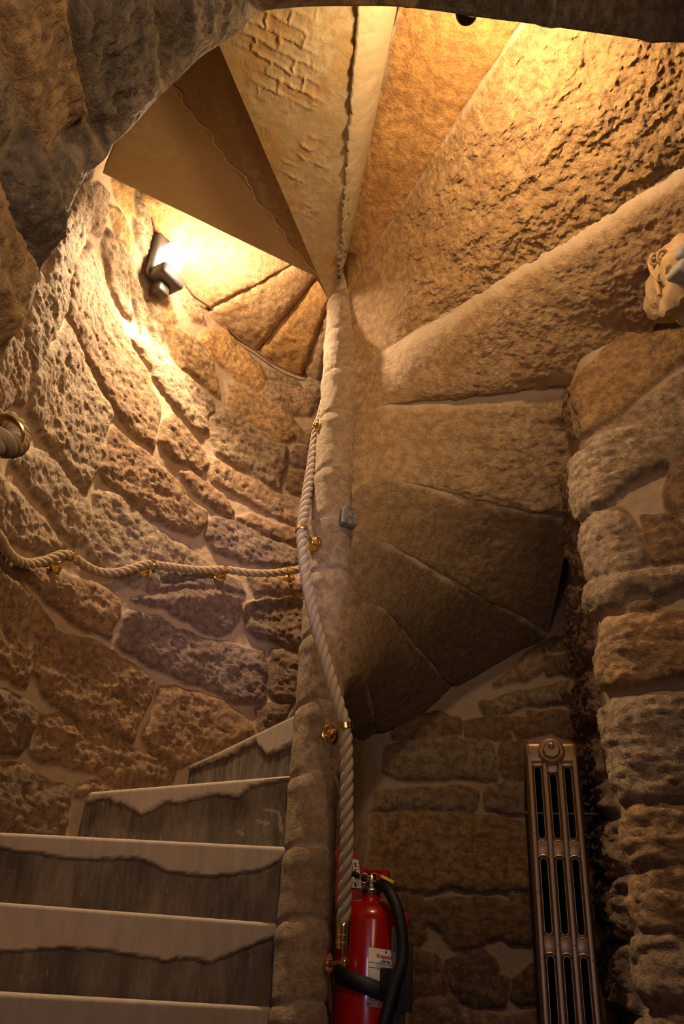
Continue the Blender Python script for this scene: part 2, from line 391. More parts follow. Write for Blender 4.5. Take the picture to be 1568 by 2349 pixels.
# ------------------------------------------------------------------ left wall (round stair well wall)
def Rw(a): return np.interp(a, [40, 60, 120, 150, 165, 180, 200], [0.86, 0.86, 0.85, 0.83, 0.90, 0.98, 1.04])
lp = [(N[0]+Rw(a)*math.cos(math.radians(a)), N[1]+Rw(a)*math.sin(math.radians(a))) for a in range(200, 84, -8)]
lp = [(-0.95, 0.55), (-0.99, 1.0), (-1.01, 1.45), (-1.02, 1.8)]+lp
WL = PathWall(lp)
LEFT = [
 ([(69,858),(110,800),(150,743),(163,766),(176,802),(189,833),(217,886),(245,924),(253,955),(245,988),(232,1006),(237,1040),(215,1090),(194,1134),(150,1090),(115,1040),(85,990),(55,940),(60,890)], W, 1.1, 1.1),
 ([(158,650),(170,600),(200,560),(222,600),(232,650),(250,700),(275,750),(300,800),(335,860),(365,930),(356,985),(348,1035),(305,1000),(262,950),(230,890),(190,815),(160,740),(148,715)], BR, 1.3, 0.9),
 ([(110,570),(150,480),(190,410),(215,430),(205,500),(188,555),(160,600),(150,640),(143,720),(70,850),(55,800),(50,745),(70,690),(100,640)], W, 1.0, 1.1),
 ([(-30,860),(22,810),(40,750),(52,790),(58,850),(50,925),(25,925),(-20,950)], BR, 0.9),
 ([(60,1030),(100,1040),(150,1100),(195,1150),(205,1185),(200,1225),(180,1250),(165,1255),(130,1215),(90,1155),(50,1100),(20,1060),(30,1030)], W, 0.9),
 ([(-20,1085),(30,1120),(75,1170),(115,1215),(150,1262),(100,1268),(50,1262),(10,1235),(-20,1210)], W, 1.0, 1.2),
 ([(-40,1250),(0,1260),(60,1300),(120,1305),(175,1330),(245,1352),(272,1380),(262,1420),(252,1470),(200,1450),(150,1410),(100,1375),(60,1335),(20,1310),(-30,1290)], BR, 1.2, 1.2),
 ([(230,1127),(270,1137),(306,1170),(340,1200),(362,1218),(400,1240),(450,1270),(485,1300),(500,1330),(420,1325),(360,1345),(300,1345),(240,1320),(198,1280),(194,1250),(204,1203),(219,1134)], W, 1.0, 0.9),
 ([(225,1075),(238,1030),(262,985),(305,1020),(350,1055),(390,1095),(430,1145),(468,1172),(468,1200),(455,1225),(438,1231),(400,1215),(355,1198),(305,1160),(265,1125),(235,1105)], BR, 1.1, 1.2),
 ([(362,1012),(372,965),(392,950),(425,985),(465,1040),(476,1072),(460,1095),(430,1070),(395,1055),(375,1040)], BR, 1.1),
 ([(350,784),(388,828),(427,866),(465,899),(490,922),(493,945),(472,955),(475,1000),(447,990),(414,950),(388,917),(350,866),(335,830)], W, 1.1, 1.1),
 ([(480,960),(516,937),(549,960),(580,983),(620,1004),(655,1030),(658,1055),(645,1085),(640,1122),(590,1105),(540,1070),(495,1040),(480,1010)], W, 1.2, 1.4),
 ([(478,1052),(520,1068),(570,1100),(640,1135),(700,1160),(690,1205),(640,1185),(580,1160),(530,1130),(485,1112),(476,1090)], PK, 1.0, 1.1),
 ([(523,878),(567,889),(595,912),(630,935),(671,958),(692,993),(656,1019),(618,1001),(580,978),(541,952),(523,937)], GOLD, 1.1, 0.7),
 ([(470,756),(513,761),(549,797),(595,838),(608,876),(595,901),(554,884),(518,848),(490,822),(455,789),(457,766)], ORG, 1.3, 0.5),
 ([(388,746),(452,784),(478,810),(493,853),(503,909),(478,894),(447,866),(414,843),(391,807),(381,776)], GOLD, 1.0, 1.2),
 ([(608,878),(636,876),(689,894),(733,912),(730,930),(705,955),(669,950),(618,930),(597,904)], PK, 1.1, 1.2),
 ([(590,838),(620,850),(656,866),(682,876),(689,891),(643,872),(610,866)], W, 0.8),
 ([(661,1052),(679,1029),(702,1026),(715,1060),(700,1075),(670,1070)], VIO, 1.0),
 ([(655,1118),(665,1082),(700,1082),(720,1100),(715,1145),(665,1130)], BR, 1.0),
 ([(660,1000),(700,985),(740,985),(735,1015),(700,1018)], PK, 0.8),
 ([(409,1083),(434,1086),(465,1109),(508,1137),(534,1170),(528,1188),(493,1172),(457,1144),(421,1114)], BR, 1.3),
 ([(472,1200),(493,1185),(528,1193),(569,1218),(605,1236),(682,1262),(700,1290),(656,1305),(605,1302),(554,1292),(493,1267),(470,1234)], VIO, 1.1, 1.2),
 ([(541,1188),(580,1183),(630,1203),(690,1213),(690,1255),(643,1241),(605,1229),(575,1218)], BR, 1.3),
 ([(567,1325),(605,1323),(643,1325),(690,1335),(700,1355),(670,1366),(580,1360)], BR, 1.2),
 ([(330,1352),(401,1335),(472,1328),(513,1322),(549,1330),(558,1362),(503,1353),(426,1348),(380,1360),(350,1358)], VIO, 0.9),
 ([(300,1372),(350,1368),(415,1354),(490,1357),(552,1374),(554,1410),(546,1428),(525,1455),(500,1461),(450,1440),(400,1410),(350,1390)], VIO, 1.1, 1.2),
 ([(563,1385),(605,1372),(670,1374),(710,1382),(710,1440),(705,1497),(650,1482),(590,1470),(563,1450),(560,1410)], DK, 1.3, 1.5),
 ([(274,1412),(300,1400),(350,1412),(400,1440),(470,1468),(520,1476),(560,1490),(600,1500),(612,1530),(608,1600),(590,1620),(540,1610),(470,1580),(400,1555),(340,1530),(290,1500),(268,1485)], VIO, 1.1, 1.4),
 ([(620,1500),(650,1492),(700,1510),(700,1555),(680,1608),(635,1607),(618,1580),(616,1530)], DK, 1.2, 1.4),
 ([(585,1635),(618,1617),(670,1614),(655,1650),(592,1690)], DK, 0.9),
 ([(357,1575),(400,1578),(427,1584),(516,1612),(549,1637),(575,1676),(554,1700),(478,1735),(440,1750),(409,1760),(340,1725),(325,1690),(345,1640),(352,1600)], BR, 1.0, 1.1),
 ([(128,1446),(179,1466),(230,1484),(268,1510),(319,1543),(347,1566),(339,1604),(314,1655),(298,1701),(242,1683),(179,1655),(138,1630),(97,1599),(71,1543),(89,1502)], BR, 1.1, 1.4),
 ([(-40,1290),(0,1308),(40,1333),(70,1375),(120,1430),(118,1450),(85,1490),(65,1540),(55,1580),(25,1570),(0,1545),(-40,1530)], BR, 1.0, 1.1),
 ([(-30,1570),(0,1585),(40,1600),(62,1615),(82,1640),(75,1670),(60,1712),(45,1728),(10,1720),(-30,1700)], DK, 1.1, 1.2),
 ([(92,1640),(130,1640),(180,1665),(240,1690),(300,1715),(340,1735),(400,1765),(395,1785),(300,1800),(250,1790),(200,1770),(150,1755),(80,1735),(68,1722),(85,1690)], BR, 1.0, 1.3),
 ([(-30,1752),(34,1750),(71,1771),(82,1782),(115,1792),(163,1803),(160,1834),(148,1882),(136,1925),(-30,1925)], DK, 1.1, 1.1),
 ([(178,1797),(260,1797),(390,1795),(400,1812),(300,1825),(178,1825)], BR, 0.8),
 ([(240,520),(260,560),(285,620),(295,690),(298,735),(280,720),(255,670),(242,620),(232,560)], W, 1.2),
 ([(265,550),(300,600),(320,660),(335,720),(322,760),(305,710),(285,640)], W, 1.0),
 ([(255,412),(300,425),(307,500),(288,492),(262,455)], ORG, 0.7, 0.4),
 ([(312,440),(340,480),(352,560),(335,600),(312,560),(303,500)], W, 1.0),
 ([(292,775),(318,778),(345,800),(370,850),(395,900),(362,880),(325,825)], W, 1.1),
 ([(215,420),(245,440),(240,510),(224,545),(208,530),(212,470)], W, 0.9),
 ([(248,470),(268,480),(300,540),(310,590),(290,590),(262,540)], GOLD, 0.9),
 ([(340,690),(360,720),(372,770),(360,790),(335,750)], W, 1.0),
 ([(400,640),(420,700),(440,740),(470,745),(450,700),(425,650)], PK, 0.9),
 ([(385,690),(405,735),(375,760),(368,720)], GOLD, 0.9),
 ([(705,905),(745,905),(745,850),(712,845),(700,880)], W, 1.0),
 ([(612,790),(650,800),(700,850),(690,858),(640,842),(590,805)], W, 1.0),
 ([(705,820),(745,840),(750,780),(720,780)], GOLD, 1.0),
]
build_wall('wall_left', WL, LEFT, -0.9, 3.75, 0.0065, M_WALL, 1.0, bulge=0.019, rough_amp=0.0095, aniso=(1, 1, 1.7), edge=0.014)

# ------------------------------------------------------------------ back wall under the stair and right pier
rp = [(-0.01, 2.44), (0.05, 2.75), (0.10, 3.02), (0.17, 3.14), (0.35, 3.19), (0.60, 3.18), (0.82, 3.12), (0.915, 3.02), (0.885, 2.80), (0.80, 2.45),
      (0.735, 2.16), (0.735, 2.04), (0.80, 1.97), (1.0, 1.90), (1.3, 1.80), (1.6, 1.68), (1.72, 1.45), (1.74, 1.05)]
WR = PathWall(rp)
RIGHT = [
 # back wall courses
 ([(930,1700),(1045,1700),(1125,1712),(1135,1745),(1132,1788),(1060,1782),(980,1785),(915,1780),(880,1770),(885,1720)], W, 1.0, 1.0),
 ([(1060,1662),(1150,1650),(1205,1658),(1160,1672),(1165,1688),(1085,1697),(1070,1688)], BR, 0.8),
 ([(1180,1672),(1260,1668),(1270,1680),(1190,1688)], BR, 0.7),
 ([(900,1650),(1000,1640),(1048,1650),(1048,1682),(1005,1690),(960,1690),(900,1690)], BR, 0.9),
 ([(1150,1705),(1205,1702),(1205,1795),(1160,1790),(1148,1760)], BR, 0.9),
 ([(860,1820),(940,1815),(1045,1810),(1092,1818),(1088,1845),(1078,1862),(1010,1855),(950,1858),(890,1855),(850,1862)], W, 1.1),
 ([(1118,1808),(1160,1803),(1215,1805),(1215,1860),(1160,1862),(1122,1852),(1116,1830)], W, 1.1),
 ([(858,1878),(950,1872),(1050,1875),(1140,1880),(1225,1888),(1232,1975),(1225,2040),(1180,2042),(1100,2045),(1040,2035),(950,2040),(880,2035),(845,2010),(848,1940)], GOLD, 1.3, 1.0),
 ([(972,2068),(1030,2070),(1100,2068),(1170,2075),(1232,2085),(1232,2155),(1170,2158),(1150,2145),(1100,2165),(1060,2178),(1035,2165),(1010,2130),(980,2110)], BR, 1.0),
 ([(905,2060),(960,2060),(962,2085),(972,2150),(950,2165),(905,2165)], BR, 0.8),
 ([(1175,2058),(1230,2060),(1232,2075),(1185,2072)], BR, 0.7),
 ([(935,2180),(990,2190),(1012,2215),(1015,2275),(975,2285),(930,2280)], BR, 1.0),
 ([(1020,2205),(1060,2195),(1110,2185),(1130,2205),(1140,2240),(1160,2250),(1158,2295),(1100,2302),(1060,2290),(1035,2270)], DK, 1.1),
 ([(1180,2250),(1215,2220),(1240,2215),(1245,2300),(1200,2298),(1178,2285)], DK, 1.1),
 ([(955,2290),(1040,2295),(1060,2320),(1140,2330),(1240,2330),(1240,2400),(940,2400)], PK, 0.8),
 ([(1105,1620),(1180,1595),(1260,1575),(1320,1560),(1328,1600),(1270,1612),(1220,1618),(1140,1643),(1115,1640)], W, 1.6, 1.0),
 ([(1250,1475),(1308,1455),(1312,1478),(1262,1488)], BR, 0.8),
 ([(1252,1510),(1310,1500),(1315,1535),(1255,1545)], DK, 1.0),
 ([(1140,1570),(1180,1535),(1240,1480),(1248,1530),(1200,1560)], PK, 1.1),
 ([(1210,1640),(1330,1635),(1335,1690),(1290,1690),(1215,1662)], BR, 0.7),
 # pier, facing stones from the top down
 ([(1316,896),(1345,850),(1400,800),(1480,740),(1500,700),(1640,640),(1640,760),(1568,822),(1500,880),(1430,940),(1370,985),(1342,1000),(1328,950)], GOLD, 1.1, 0.9),
 ([(1345,1030),(1400,985),(1480,925),(1568,860),(1640,820),(1640,850),(1568,905),(1500,945),(1420,990),(1370,1030)], W, 0.6, 0.8),
 ([(1308,1085),(1340,1050),(1420,1000),(1500,960),(1568,925),(1640,900),(1640,1020),(1568,1050),(1540,1068),(1500,1075),(1440,1120),(1390,1165),(1345,1192),(1335,1180),(1318,1140)], W, 1.9, 1.2),
 ([(1535,1080),(1580,1060),(1640,1060),(1640,1230),(1590,1240),(1555,1210),(1528,1150)], BR, 2.0, 1.2),
 ([(1345,1202),(1380,1180),(1425,1172),(1455,1220),(1475,1270),(1470,1305),(1400,1318),(1360,1330),(1345,1270),(1338,1230)], W, 1.2, 0.9),
 ([(1478,1190),(1520,1185),(1560,1225),(1600,1240),(1600,1280),(1530,1290),(1495,1280),(1478,1230)], BR, 1.1),
 ([(1362,1340),(1420,1322),(1510,1308),(1600,1300),(1600,1330),(1555,1345),(1510,1370),(1490,1355),(1440,1365),(1430,1390),(1380,1395),(1362,1415),(1358,1370)], W, 1.6, 1.0),
 ([(1462,1400),(1495,1392),(1515,1397),(1490,1408),(1470,1410)], BR, 1.0),
 ([(1398,1425),(1450,1420),(1500,1425),(1560,1412),(1640,1405),(1640,1560),(1568,1550),(1500,1565),(1440,1575),(1395,1572),(1385,1530),(1390,1470)], GOLD, 1.5, 0.9),
 ([(1395,1630),(1450,1610),(1510,1605),(1570,1612),(1640,1612),(1640,1840),(1568,1835),(1500,1840),(1450,1842),(1432,1810),(1410,1740),(1398,1680)], W, 1.5, 1.1),
 ([(1448,1880),(1470,1855),(1530,1850),(1640,1855),(1640,1970),(1568,1980),(1500,1985),(1465,1990),(1450,1950),(1442,1910)], GOLD, 1.5, 1.1),
 ([(1470,2020),(1510,1995),(1568,1990),(1640,1990),(1640,2130),(1568,2135),(1500,2140),(1480,2130),(1460,2080)], GOLD, 1.4, 0.9),
 ([(1472,2160),(1500,2150),(1568,2160),(1640,2165),(1640,2290),(1568,2300),(1500,2300),(1485,2270),(1470,2210)], W, 1.5, 1.1),
 ([(1480,2335),(1520,2320),(1640,2318),(1640,2420),(1470,2420)], PK, 1.2),
 # rough side of the pier
 ([(1312,1090),(1335,1190),(1345,1270),(1352,1330),(1335,1340),(1318,1250),(1308,1160)], DK, 0.9, 2.0),
 ([(1322,1345),(1355,1345),(1358,1430),(1370,1490),(1350,1560),(1330,1520),(1318,1440)], DK, 1.0, 2.4),
 ([(1335,1570),(1365,1540),(1385,1580),(1388,1640),(1360,1690),(1340,1700),(1332,1630)], DK, 1.0, 2.4),
 ([(1348,1710),(1385,1690),(1400,1740),(1410,1800),(1420,1850),(1390,1880),(1360,1850),(1345,1780)], DK, 1.1, 2.6),
 ([(1368,1890),(1400,1885),(1430,1890),(1440,1960),(1450,2000),(1420,2010),(1385,1990),(1370,1940)], DK, 1.1, 2.6),
 ([(1380,2010),(1420,2030),(1455,2020),(1460,2090),(1470,2140),(1430,2150),(1395,2120)], DK, 1.1, 2.6),
 ([(1400,2170),(1460,2180),(1470,2250),(1480,2310),(1440,2320),(1405,2260)], DK, 1.1, 2.6),
 ([(1302,900),(1325,905),(1340,1000),(1330,1010),(1312,1000),(1302,950)], W, 0.7),
]
build_wall('wall_right', WR, RIGHT, -1.3, 3.0, 0.0065, M_WALL, 5.0, bulge=0.020, edge=0.012, rough_amp=0.0085, aniso=(1, 1, 2.2), grow=0.015)

# ------------------------------------------------------------------ stair: undersides of the winding steps
def wall_r(ang):      # how far a step runs from the newel axis
    return 0.95
LINES = [  # seen joint lines between underside stones: (near newel px, outer px), in climbing order
 ((860,1640),(866,1800),None), ((830,1500),(858,1640),None), ((840,1345),(1050,1590),None), ((820,1205),(1240,1440),None), ((850,1085),(1290,1185),None),
 ((850,930),(1300,885),None), ((850,820),(1568,380),None), ((800,650),(1200,40),None), ((795,480),(890,110),2.50)]
seams = []
for a, b, zz in LINES:
    A = at_d(*a, 2.33)
    if zz: A = at_z(*a, zz)
    z = A[2]; B = at_z(*b, z)
    v = (B-A)[:2]; L = np.hypot(*v); v /= L
    seams.append([A, B, z, math.degrees(math.atan2(v[1], v[0]))])
seams[0][2] = seams[1][2]-0.2; a0 = 108
def soffit_stone(name, A0, B0, A1, B1, label, thick=0.17, ext0=0.0, ext1=0.0, mat=M_SOFF, seed=0.0, bulge=0.022, rough=0.006, tint=W, band=0.08, step=0.007, edge0=0.014, flare=0.07, edge=0.05, group=None, rad=None, sline=None):
    """one winder stone: carved underside between two joint lines, flat tread above"""
    A0, B0, A1, B1 = [np.array(p, float) for p in (A0, B0, A1, B1)]
    def from_newel(A, B, ext):
        v = (B-A)[:2]; L = np.hypot(*v); v = v/L
        t = np.dot(N-A[:2], v); c = A[:2]+v*t        # closest point to newel axis
        e = B.copy(); e[:2] = B[:2]+v*ext
        r0 = A[:2]-N; r0 = N+r0/np.hypot(*r0)*0.045
        s0 = np.array([r0[0], r0[1], A[2]])
        k1 = np.array([*(c+v*max(0.16, t*0+0.16)), A[2]])
        q = []
        for tt in np.linspace(0, 1, 12): q.append(s0*(1-tt)**2+2*tt*(1-tt)*(s0*0.35+A*0.65)+k1*tt**2)
        q += [k1*(1-tt)+e*tt for tt in np.linspace(0, 1, 20)[1:]]
        q = np.array(q); sl_ = np.concatenate([[0], np.cumsum(np.linalg.norm(np.diff(q, axis=0), axis=1))])
        return q, sl_/sl_[-1], e, s0
    Qa, ta, E0, S0 = from_newel(A0, B0, ext0); Qb, tb, E1, S1 = from_newel(A1, B1, ext1)
    n = int(max(np.linalg.norm(E0-S0), np.linalg.norm(E1-S1))/step*RES)+3
    m = int(max(np.linalg.norm(E0-E1), 0.1)/step*RES)+3
    s, t = np.meshgrid(np.linspace(0, 1, n), np.linspace(0, 1, m), indexing='ij')
    Q0 = np.stack([np.interp(s, ta, Qa[:, c_]) for c_ in range(3)], -1); Q1 = np.stack([np.interp(s, tb, Qb[:, c_]) for c_ in range(3)], -1)
    P = Q0*(1-t[..., None])+Q1*t[..., None]
    flat = P.reshape(-1, 3)
    r = np.hypot(P[..., 0]-N[0], P[..., 1]-N[1])
    w = np.linalg.norm(Q1-Q0, axis=-1)
    wob = (fbm(flat, 14, 3, seed+2)*0.012).reshape(s.shape)
    d0 = np.maximum(t*w+wob*0.5, 0); d1 = np.maximum((1-t)*w+wob, 0)
    h = bulge*(1-np.exp(-d0/edge0))*(1-np.exp(-d1/edge))
    big = fbm(flat*np.array([1, 1, 1.6]), 8, 3, seed+3).reshape(s.shape); rid = ridged(flat, 26, 4, seed+5).reshape(s.shape)+0.5*ridged(flat, 60, 2, seed+6).reshape(s.shape)
    lo = fbm(flat, 3.5, 2, seed+7).reshape(s.shape)
    env = np.clip((r-0.10)/0.5, 0.12, 1)
    h = h*np.clip((r-0.05)/0.22, 0.45, 1)+env*rough*(big*1.1+rid*0.8)+0.012*lo*np.clip((r-0.1)/0.4, 0, 1)
    P = P.copy(); P[..., 2] -= h
    P[..., 2] -= flare*np.exp(-np.maximum(r-RN, 0)/0.045)
    # keep the inner end wrapped on the newel
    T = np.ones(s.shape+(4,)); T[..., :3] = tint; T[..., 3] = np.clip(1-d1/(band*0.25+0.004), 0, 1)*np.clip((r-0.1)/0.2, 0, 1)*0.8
    # sides and tread
    top = max(A0[2], A1[2])+thick
    bor = [(i, 0) for i in range(n)]+[(n-1, j) for j in range(1, m)]+[(i, m-1) for i in range(n-2, -1, -1)]+[(0, j) for j in range(m-2, 0, -1)]
    V = P.reshape(-1, 3); bi = [i*m+j for i, j in bor]
    extraV = V[bi].copy(); extraV[:, 2] = top
    k = len(bi); base = n*m
    quads = [(bi[a], bi[(a+1) % k], base+(a+1) % k, base+a) for a in range(k)]
    Vall = np.concatenate([V, extraV]); Tall = np.concatenate([T.reshape(-1, 4), np.tile([[*tint, 0.]], (k, 1))])
    idx = np.arange(n*m).reshape(n, m)
    q = np.stack([idx[:-1, :-1], idx[1:, :-1], idx[1:, 1:], idx[:-1, 1:]], -1).reshape(-1, 4)
    faces = q[:, ::-1].tolist()+quads+[tuple(base+a for a in range(k))[::-1]]
    me = bpy.data.meshes.new(name); me.from_pydata(Vall.tolist(), [], faces); me.update()
    at = me.attributes.new('Tint', 'FLOAT_COLOR', 'POINT'); at.data.foreach_set('color', Tall.astype(np.float32).ravel())
    o = link(name, me, mat); bm = bmesh.new(); bm.from_mesh(me); bmesh.ops.recalc_face_normals(bm, faces=bm.faces); bm.to_mesh(me); bm.free()
    me.set_sharp_from_angle(angle=math.radians(55))
    return tag(o, label, 'stair step', group)
G_S = 'winding stone steps seen from below'
labs = ['dark stone step underside, lowest and most shadowed, beside the newel above the extinguisher',
        'dark stone step underside meeting the back wall above the big shadow',
        'dark speckled wedge underside, third up from the extinguisher corner',
        'grey brown wedge underside starting at the small dark inset block on the newel',
        'sandy wedge underside with ribbed tooling ending square at the right pier',
        'long buff wedge underside running up to the carved corbel at the right',
        'very large rough golden wedge underside with a bright lower edge',
        'smooth golden orange wedge underside next to the pale brick-marked slab']
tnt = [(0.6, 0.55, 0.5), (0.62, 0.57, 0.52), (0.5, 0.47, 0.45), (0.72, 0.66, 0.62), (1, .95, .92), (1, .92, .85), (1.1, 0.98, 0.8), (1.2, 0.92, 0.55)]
# line 0 is the hidden start behind the newel
A1_, B1_ = seams[1][0], seams[1][1]
dirn = np.array([math.cos(math.radians(93)), math.sin(math.radians(93))]); z0 = seams[1][2]-0.17
seams[0] = [np.array([*(N+dirn*0.1), z0]), np.array([*(N+dirn*0.72), z0]), z0, 93]
B1n = A1_.copy(); v = (B1_-A1_)[:2]; v /= np.hypot(*v); B1n[:2] = A1_[:2]+v*0.78; seams[1][1] = B1n
ext = {0: 0, 1: 0.0, 2: 0.03, 3: 0.05, 4: 0.03, 5: 0.04, 6: 0.15, 7: 0.6, 8: 0.6}
for k in range(8):
    a, b = seams[k], seams[k+1]
    e0 = ext[k] if k != 6 else 0.35
    e1 = ext[k+1]
    if k == 5: e0, e1 = 0.18, 0.15
    if k == 6: e0, e1 = 0.15, 0.9
    if k == 7: e0, e1 = 0.9, 0.9
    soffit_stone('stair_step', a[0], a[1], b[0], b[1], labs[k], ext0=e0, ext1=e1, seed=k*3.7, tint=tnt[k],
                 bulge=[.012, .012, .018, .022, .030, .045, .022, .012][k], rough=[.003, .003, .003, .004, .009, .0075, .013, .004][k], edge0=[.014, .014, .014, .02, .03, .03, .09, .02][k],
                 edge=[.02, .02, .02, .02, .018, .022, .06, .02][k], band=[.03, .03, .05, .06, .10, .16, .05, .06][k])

# second turn, seen through the opening beside the newel
def second(px_list):
    out = []
    for (x, y) in px_list:
        P = WL.place(x, y, 0.02); c = np.array([N[0], N[1], P[2]]); v = (P-c)[:2]; v /= np.hypot(*v)
        A = np.array([*(N+v*0.1), P[2]]); out.append((A, P))
    return out
S2 = second([(740,870), (697,852), (598,795), (484,706), (394,572), (322,440)])
z5 = S2[5][1][2]
lab2 = ['small lit stone step underside low down just left of the newel', 'orange brown wedge underside left of the newel, crossed by a slanting shadow',
        'buff wedge underside in the lit opening, between two dark radial joints', 'broad pale wedge underside just right of the glowing wall lamp',
        'brightest stone wedge underside above the wall lamp, cut off by the dark slab edge']
for k in range(5):
    (A0, B0), (A1, B1) = S2[k], S2[k+1]
    soffit_stone('stair_step', A0, B0, A1, B1, lab2[k], ext0=0.03, ext1=0.03, seed=40+k*2.3, tint=[W, (1.1, .9, .6), PK, PK, (1.1, 1, .8)][k], bulge=0.03, rough=0.006, edge=0.012, band=0.02, thick=0.15, step=0.012)

# flat slabs roofing the west side: brick-marked pale slab, brown slab, smooth khaki slab
def slab(name, px, z, thick, mat, label, drop=None, seed=0.0, marks=None, extra_pts=None):
    pts = [at_z(x, y, z) if not isinstance(x, tuple) else None for x, y in px]
    if extra_pts: pts += [np.array([*p, z]) for p in extra_pts]
    bm = bmesh.new(); lo = [bm.verts.new(p) for p in pts]; hi = [bm.verts.new(p+np.array([0, 0, thick])) for p in pts]
    bm.faces.new(lo); bm.faces.new(hi[::-1]); k = len(pts)
    for i in range(k): bm.faces.new((lo[i], lo[(i+1) % k], hi[(i+1) % k], hi[i]))
    bmesh.ops.recalc_face_normals(bm, faces=bm.faces)
    me = bpy.data.meshes.new(name); bm.to_mesh(me); bm.free()
    at = me.attributes.new('Tint', 'FLOAT_COLOR', 'POINT'); at.data.foreach_set('color', np.tile([1, 1, 1, 0.], len(me.vertices)).astype(np.float32))
    o = link(name, me, mat, smooth=False); return tag(o, label, 'stair slab')
ZP, ZD = 2.40, 2.50
def relief_slab(px_edge_a, px_edge_b, z, mat, label, seed, thick=0.06, amp=0.002, marks=False):
    """slab with gently uneven underside between two straight edges (apex px, far px)"""
    A0, B0 = at_z(*px_edge_a[0], z), at_z(*px_edge_a[1], z); A1, B1 = at_z(*px_edge_b[0], z), at_z(*px_edge_b[1], z)
    n, m = int(200*RES), int(110*RES)
    s, t = np.meshgrid(np.linspace(0, 1, n), np.linspace(0, 1, m), indexing='ij')
    P = (A0+(B0-A0)*s[..., None])*(1-t[..., None])+(A1+(B1-A1)*s[..., None])*t[..., None]
    flat = P.reshape(-1, 3); h = amp*fbm(flat, 9, 4, seed).reshape(s.shape); T = np.ones(s.shape+(4,)); T[..., 3] = 0
    if marks:   # ghosts of removed bricks: thin ridges of old mortar over part of the slab
        rot = math.radians(25); X = (P[..., 0]*math.cos(rot)+P[..., 1]*math.sin(rot))/0.115; Y = (-P[..., 0]*math.sin(rot)+P[..., 1]*math.cos(rot))/0.042
        X = X+0.5*(np.floor(Y) % 2); wn = fbm(flat, 20, 2, seed+4).reshape(s.shape)*0.16
        dl = np.minimum(np.abs((Y+wn) % 1-0.5)*0.042*0+np.minimum((Y+wn) % 1, 1-(Y+wn) % 1)*0.042, np.minimum((X+wn) % 1, 1-(X+wn) % 1)*0.115)
        msk = np.clip(fbm(flat, 7, 3, seed+9).reshape(s.shape)*2.2+0.25, 0, 1)*np.clip((s-0.25)*4, 0, 1)*np.clip(t*5-0.9, 0, 1)*np.clip((1-t)*4, 0, 1)
        rg = np.exp(-(dl/0.0035)**2)*msk; h = h+rg*0.005+msk*0.0022*ridged(flat, 30, 3, seed+2).reshape(s.shape)
        pat = np.clip(fbm(flat, 9, 3, seed+21).reshape(s.shape)*1.6, 0, 1)[..., None]*0.5
        T[..., :3] = (1-pat)*1.0+pat*np.array([0.95, 0.68, 0.35])
    P = P.copy(); P[..., 2] -= h
    name = 'stair_slab'
    bor = [(i, 0) for i in range(n)]+[(n-1, j) for j in range(1, m)]+[(i, m-1) for i in range(n-2, -1, -1)]+[(0, j) for j in range(m-2, 0, -1)]
    V = P.reshape(-1, 3); bi = [i*m+j for i, j in bor]; eV = V[bi].copy(); eV[:, 2] = z+thick; k = len(bi); base = n*m
    idx = np.arange(n*m).reshape(n, m); q = np.stack([idx[:-1, :-1], idx[1:, :-1], idx[1:, 1:], idx[:-1, 1:]], -1).reshape(-1, 4)
    faces = q[:, ::-1].tolist()+[(bi[a], bi[(a+1) % k], base+(a+1) % k, base+a) for a in range(k)]+[tuple(base+a for a in range(k))[::-1]]
    me = bpy.data.meshes.new(name); me.from_pydata(np.concatenate([V, eV]).tolist(), [], faces); me.update()
    at = me.attributes.new('Tint', 'FLOAT_COLOR', 'POINT'); at.data.foreach_set('color', np.concatenate([T.reshape(-1, 4), np.tile([[1, 1, 1, 0.]], (k, 1))]).astype(np.float32).ravel())
    bm = bmesh.new(); bm.from_mesh(me); bmesh.ops.recalc_face_normals(bm, faces=bm.faces); bm.to_mesh(me); bm.free()
    o = link(name, me, mat); me.set_sharp_from_angle(angle=math.radians(40)); return tag(o, label, 'stair slab')
relief_slab(((768,712),(826,-120)), ((768,722),(440,-40)), ZP, M_PALE, 'pale plastered overhead slab with ghost marks of bricks, lit beside the newel', 2.0, marks=True, thick=0.08)
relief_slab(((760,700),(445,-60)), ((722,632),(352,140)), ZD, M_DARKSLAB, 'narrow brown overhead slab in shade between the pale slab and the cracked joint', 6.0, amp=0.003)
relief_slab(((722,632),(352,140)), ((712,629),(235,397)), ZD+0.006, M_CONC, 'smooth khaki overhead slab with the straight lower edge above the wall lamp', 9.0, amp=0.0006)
kh = [o for o in col.objects if o.name.startswith('stair_slab')][-1]
cp = []
for t_ in np.linspace(0, 1, 60):
    x_, y_ = 722+(352-722)*t_, 632+(140-632)*t_; j_ = 5*math.sin(t_*31)+4*math.sin(t_*67+1)+(6 if 0.4 < t_ < 0.47 else 0); cp.append(at_z(x_+j_, y_, ZD-0.001))
M_JOINT = simple('joint_mortar', (0.5, 0.38, 0.22), 0.9)
tubes_mesh('mortar_joint', [tube_arrays(np.array(cp), np.array([0.0016+0.0012*math.sin(k*1.7)**2 for k in range(60)]), 8)], M_JOINT, kh)
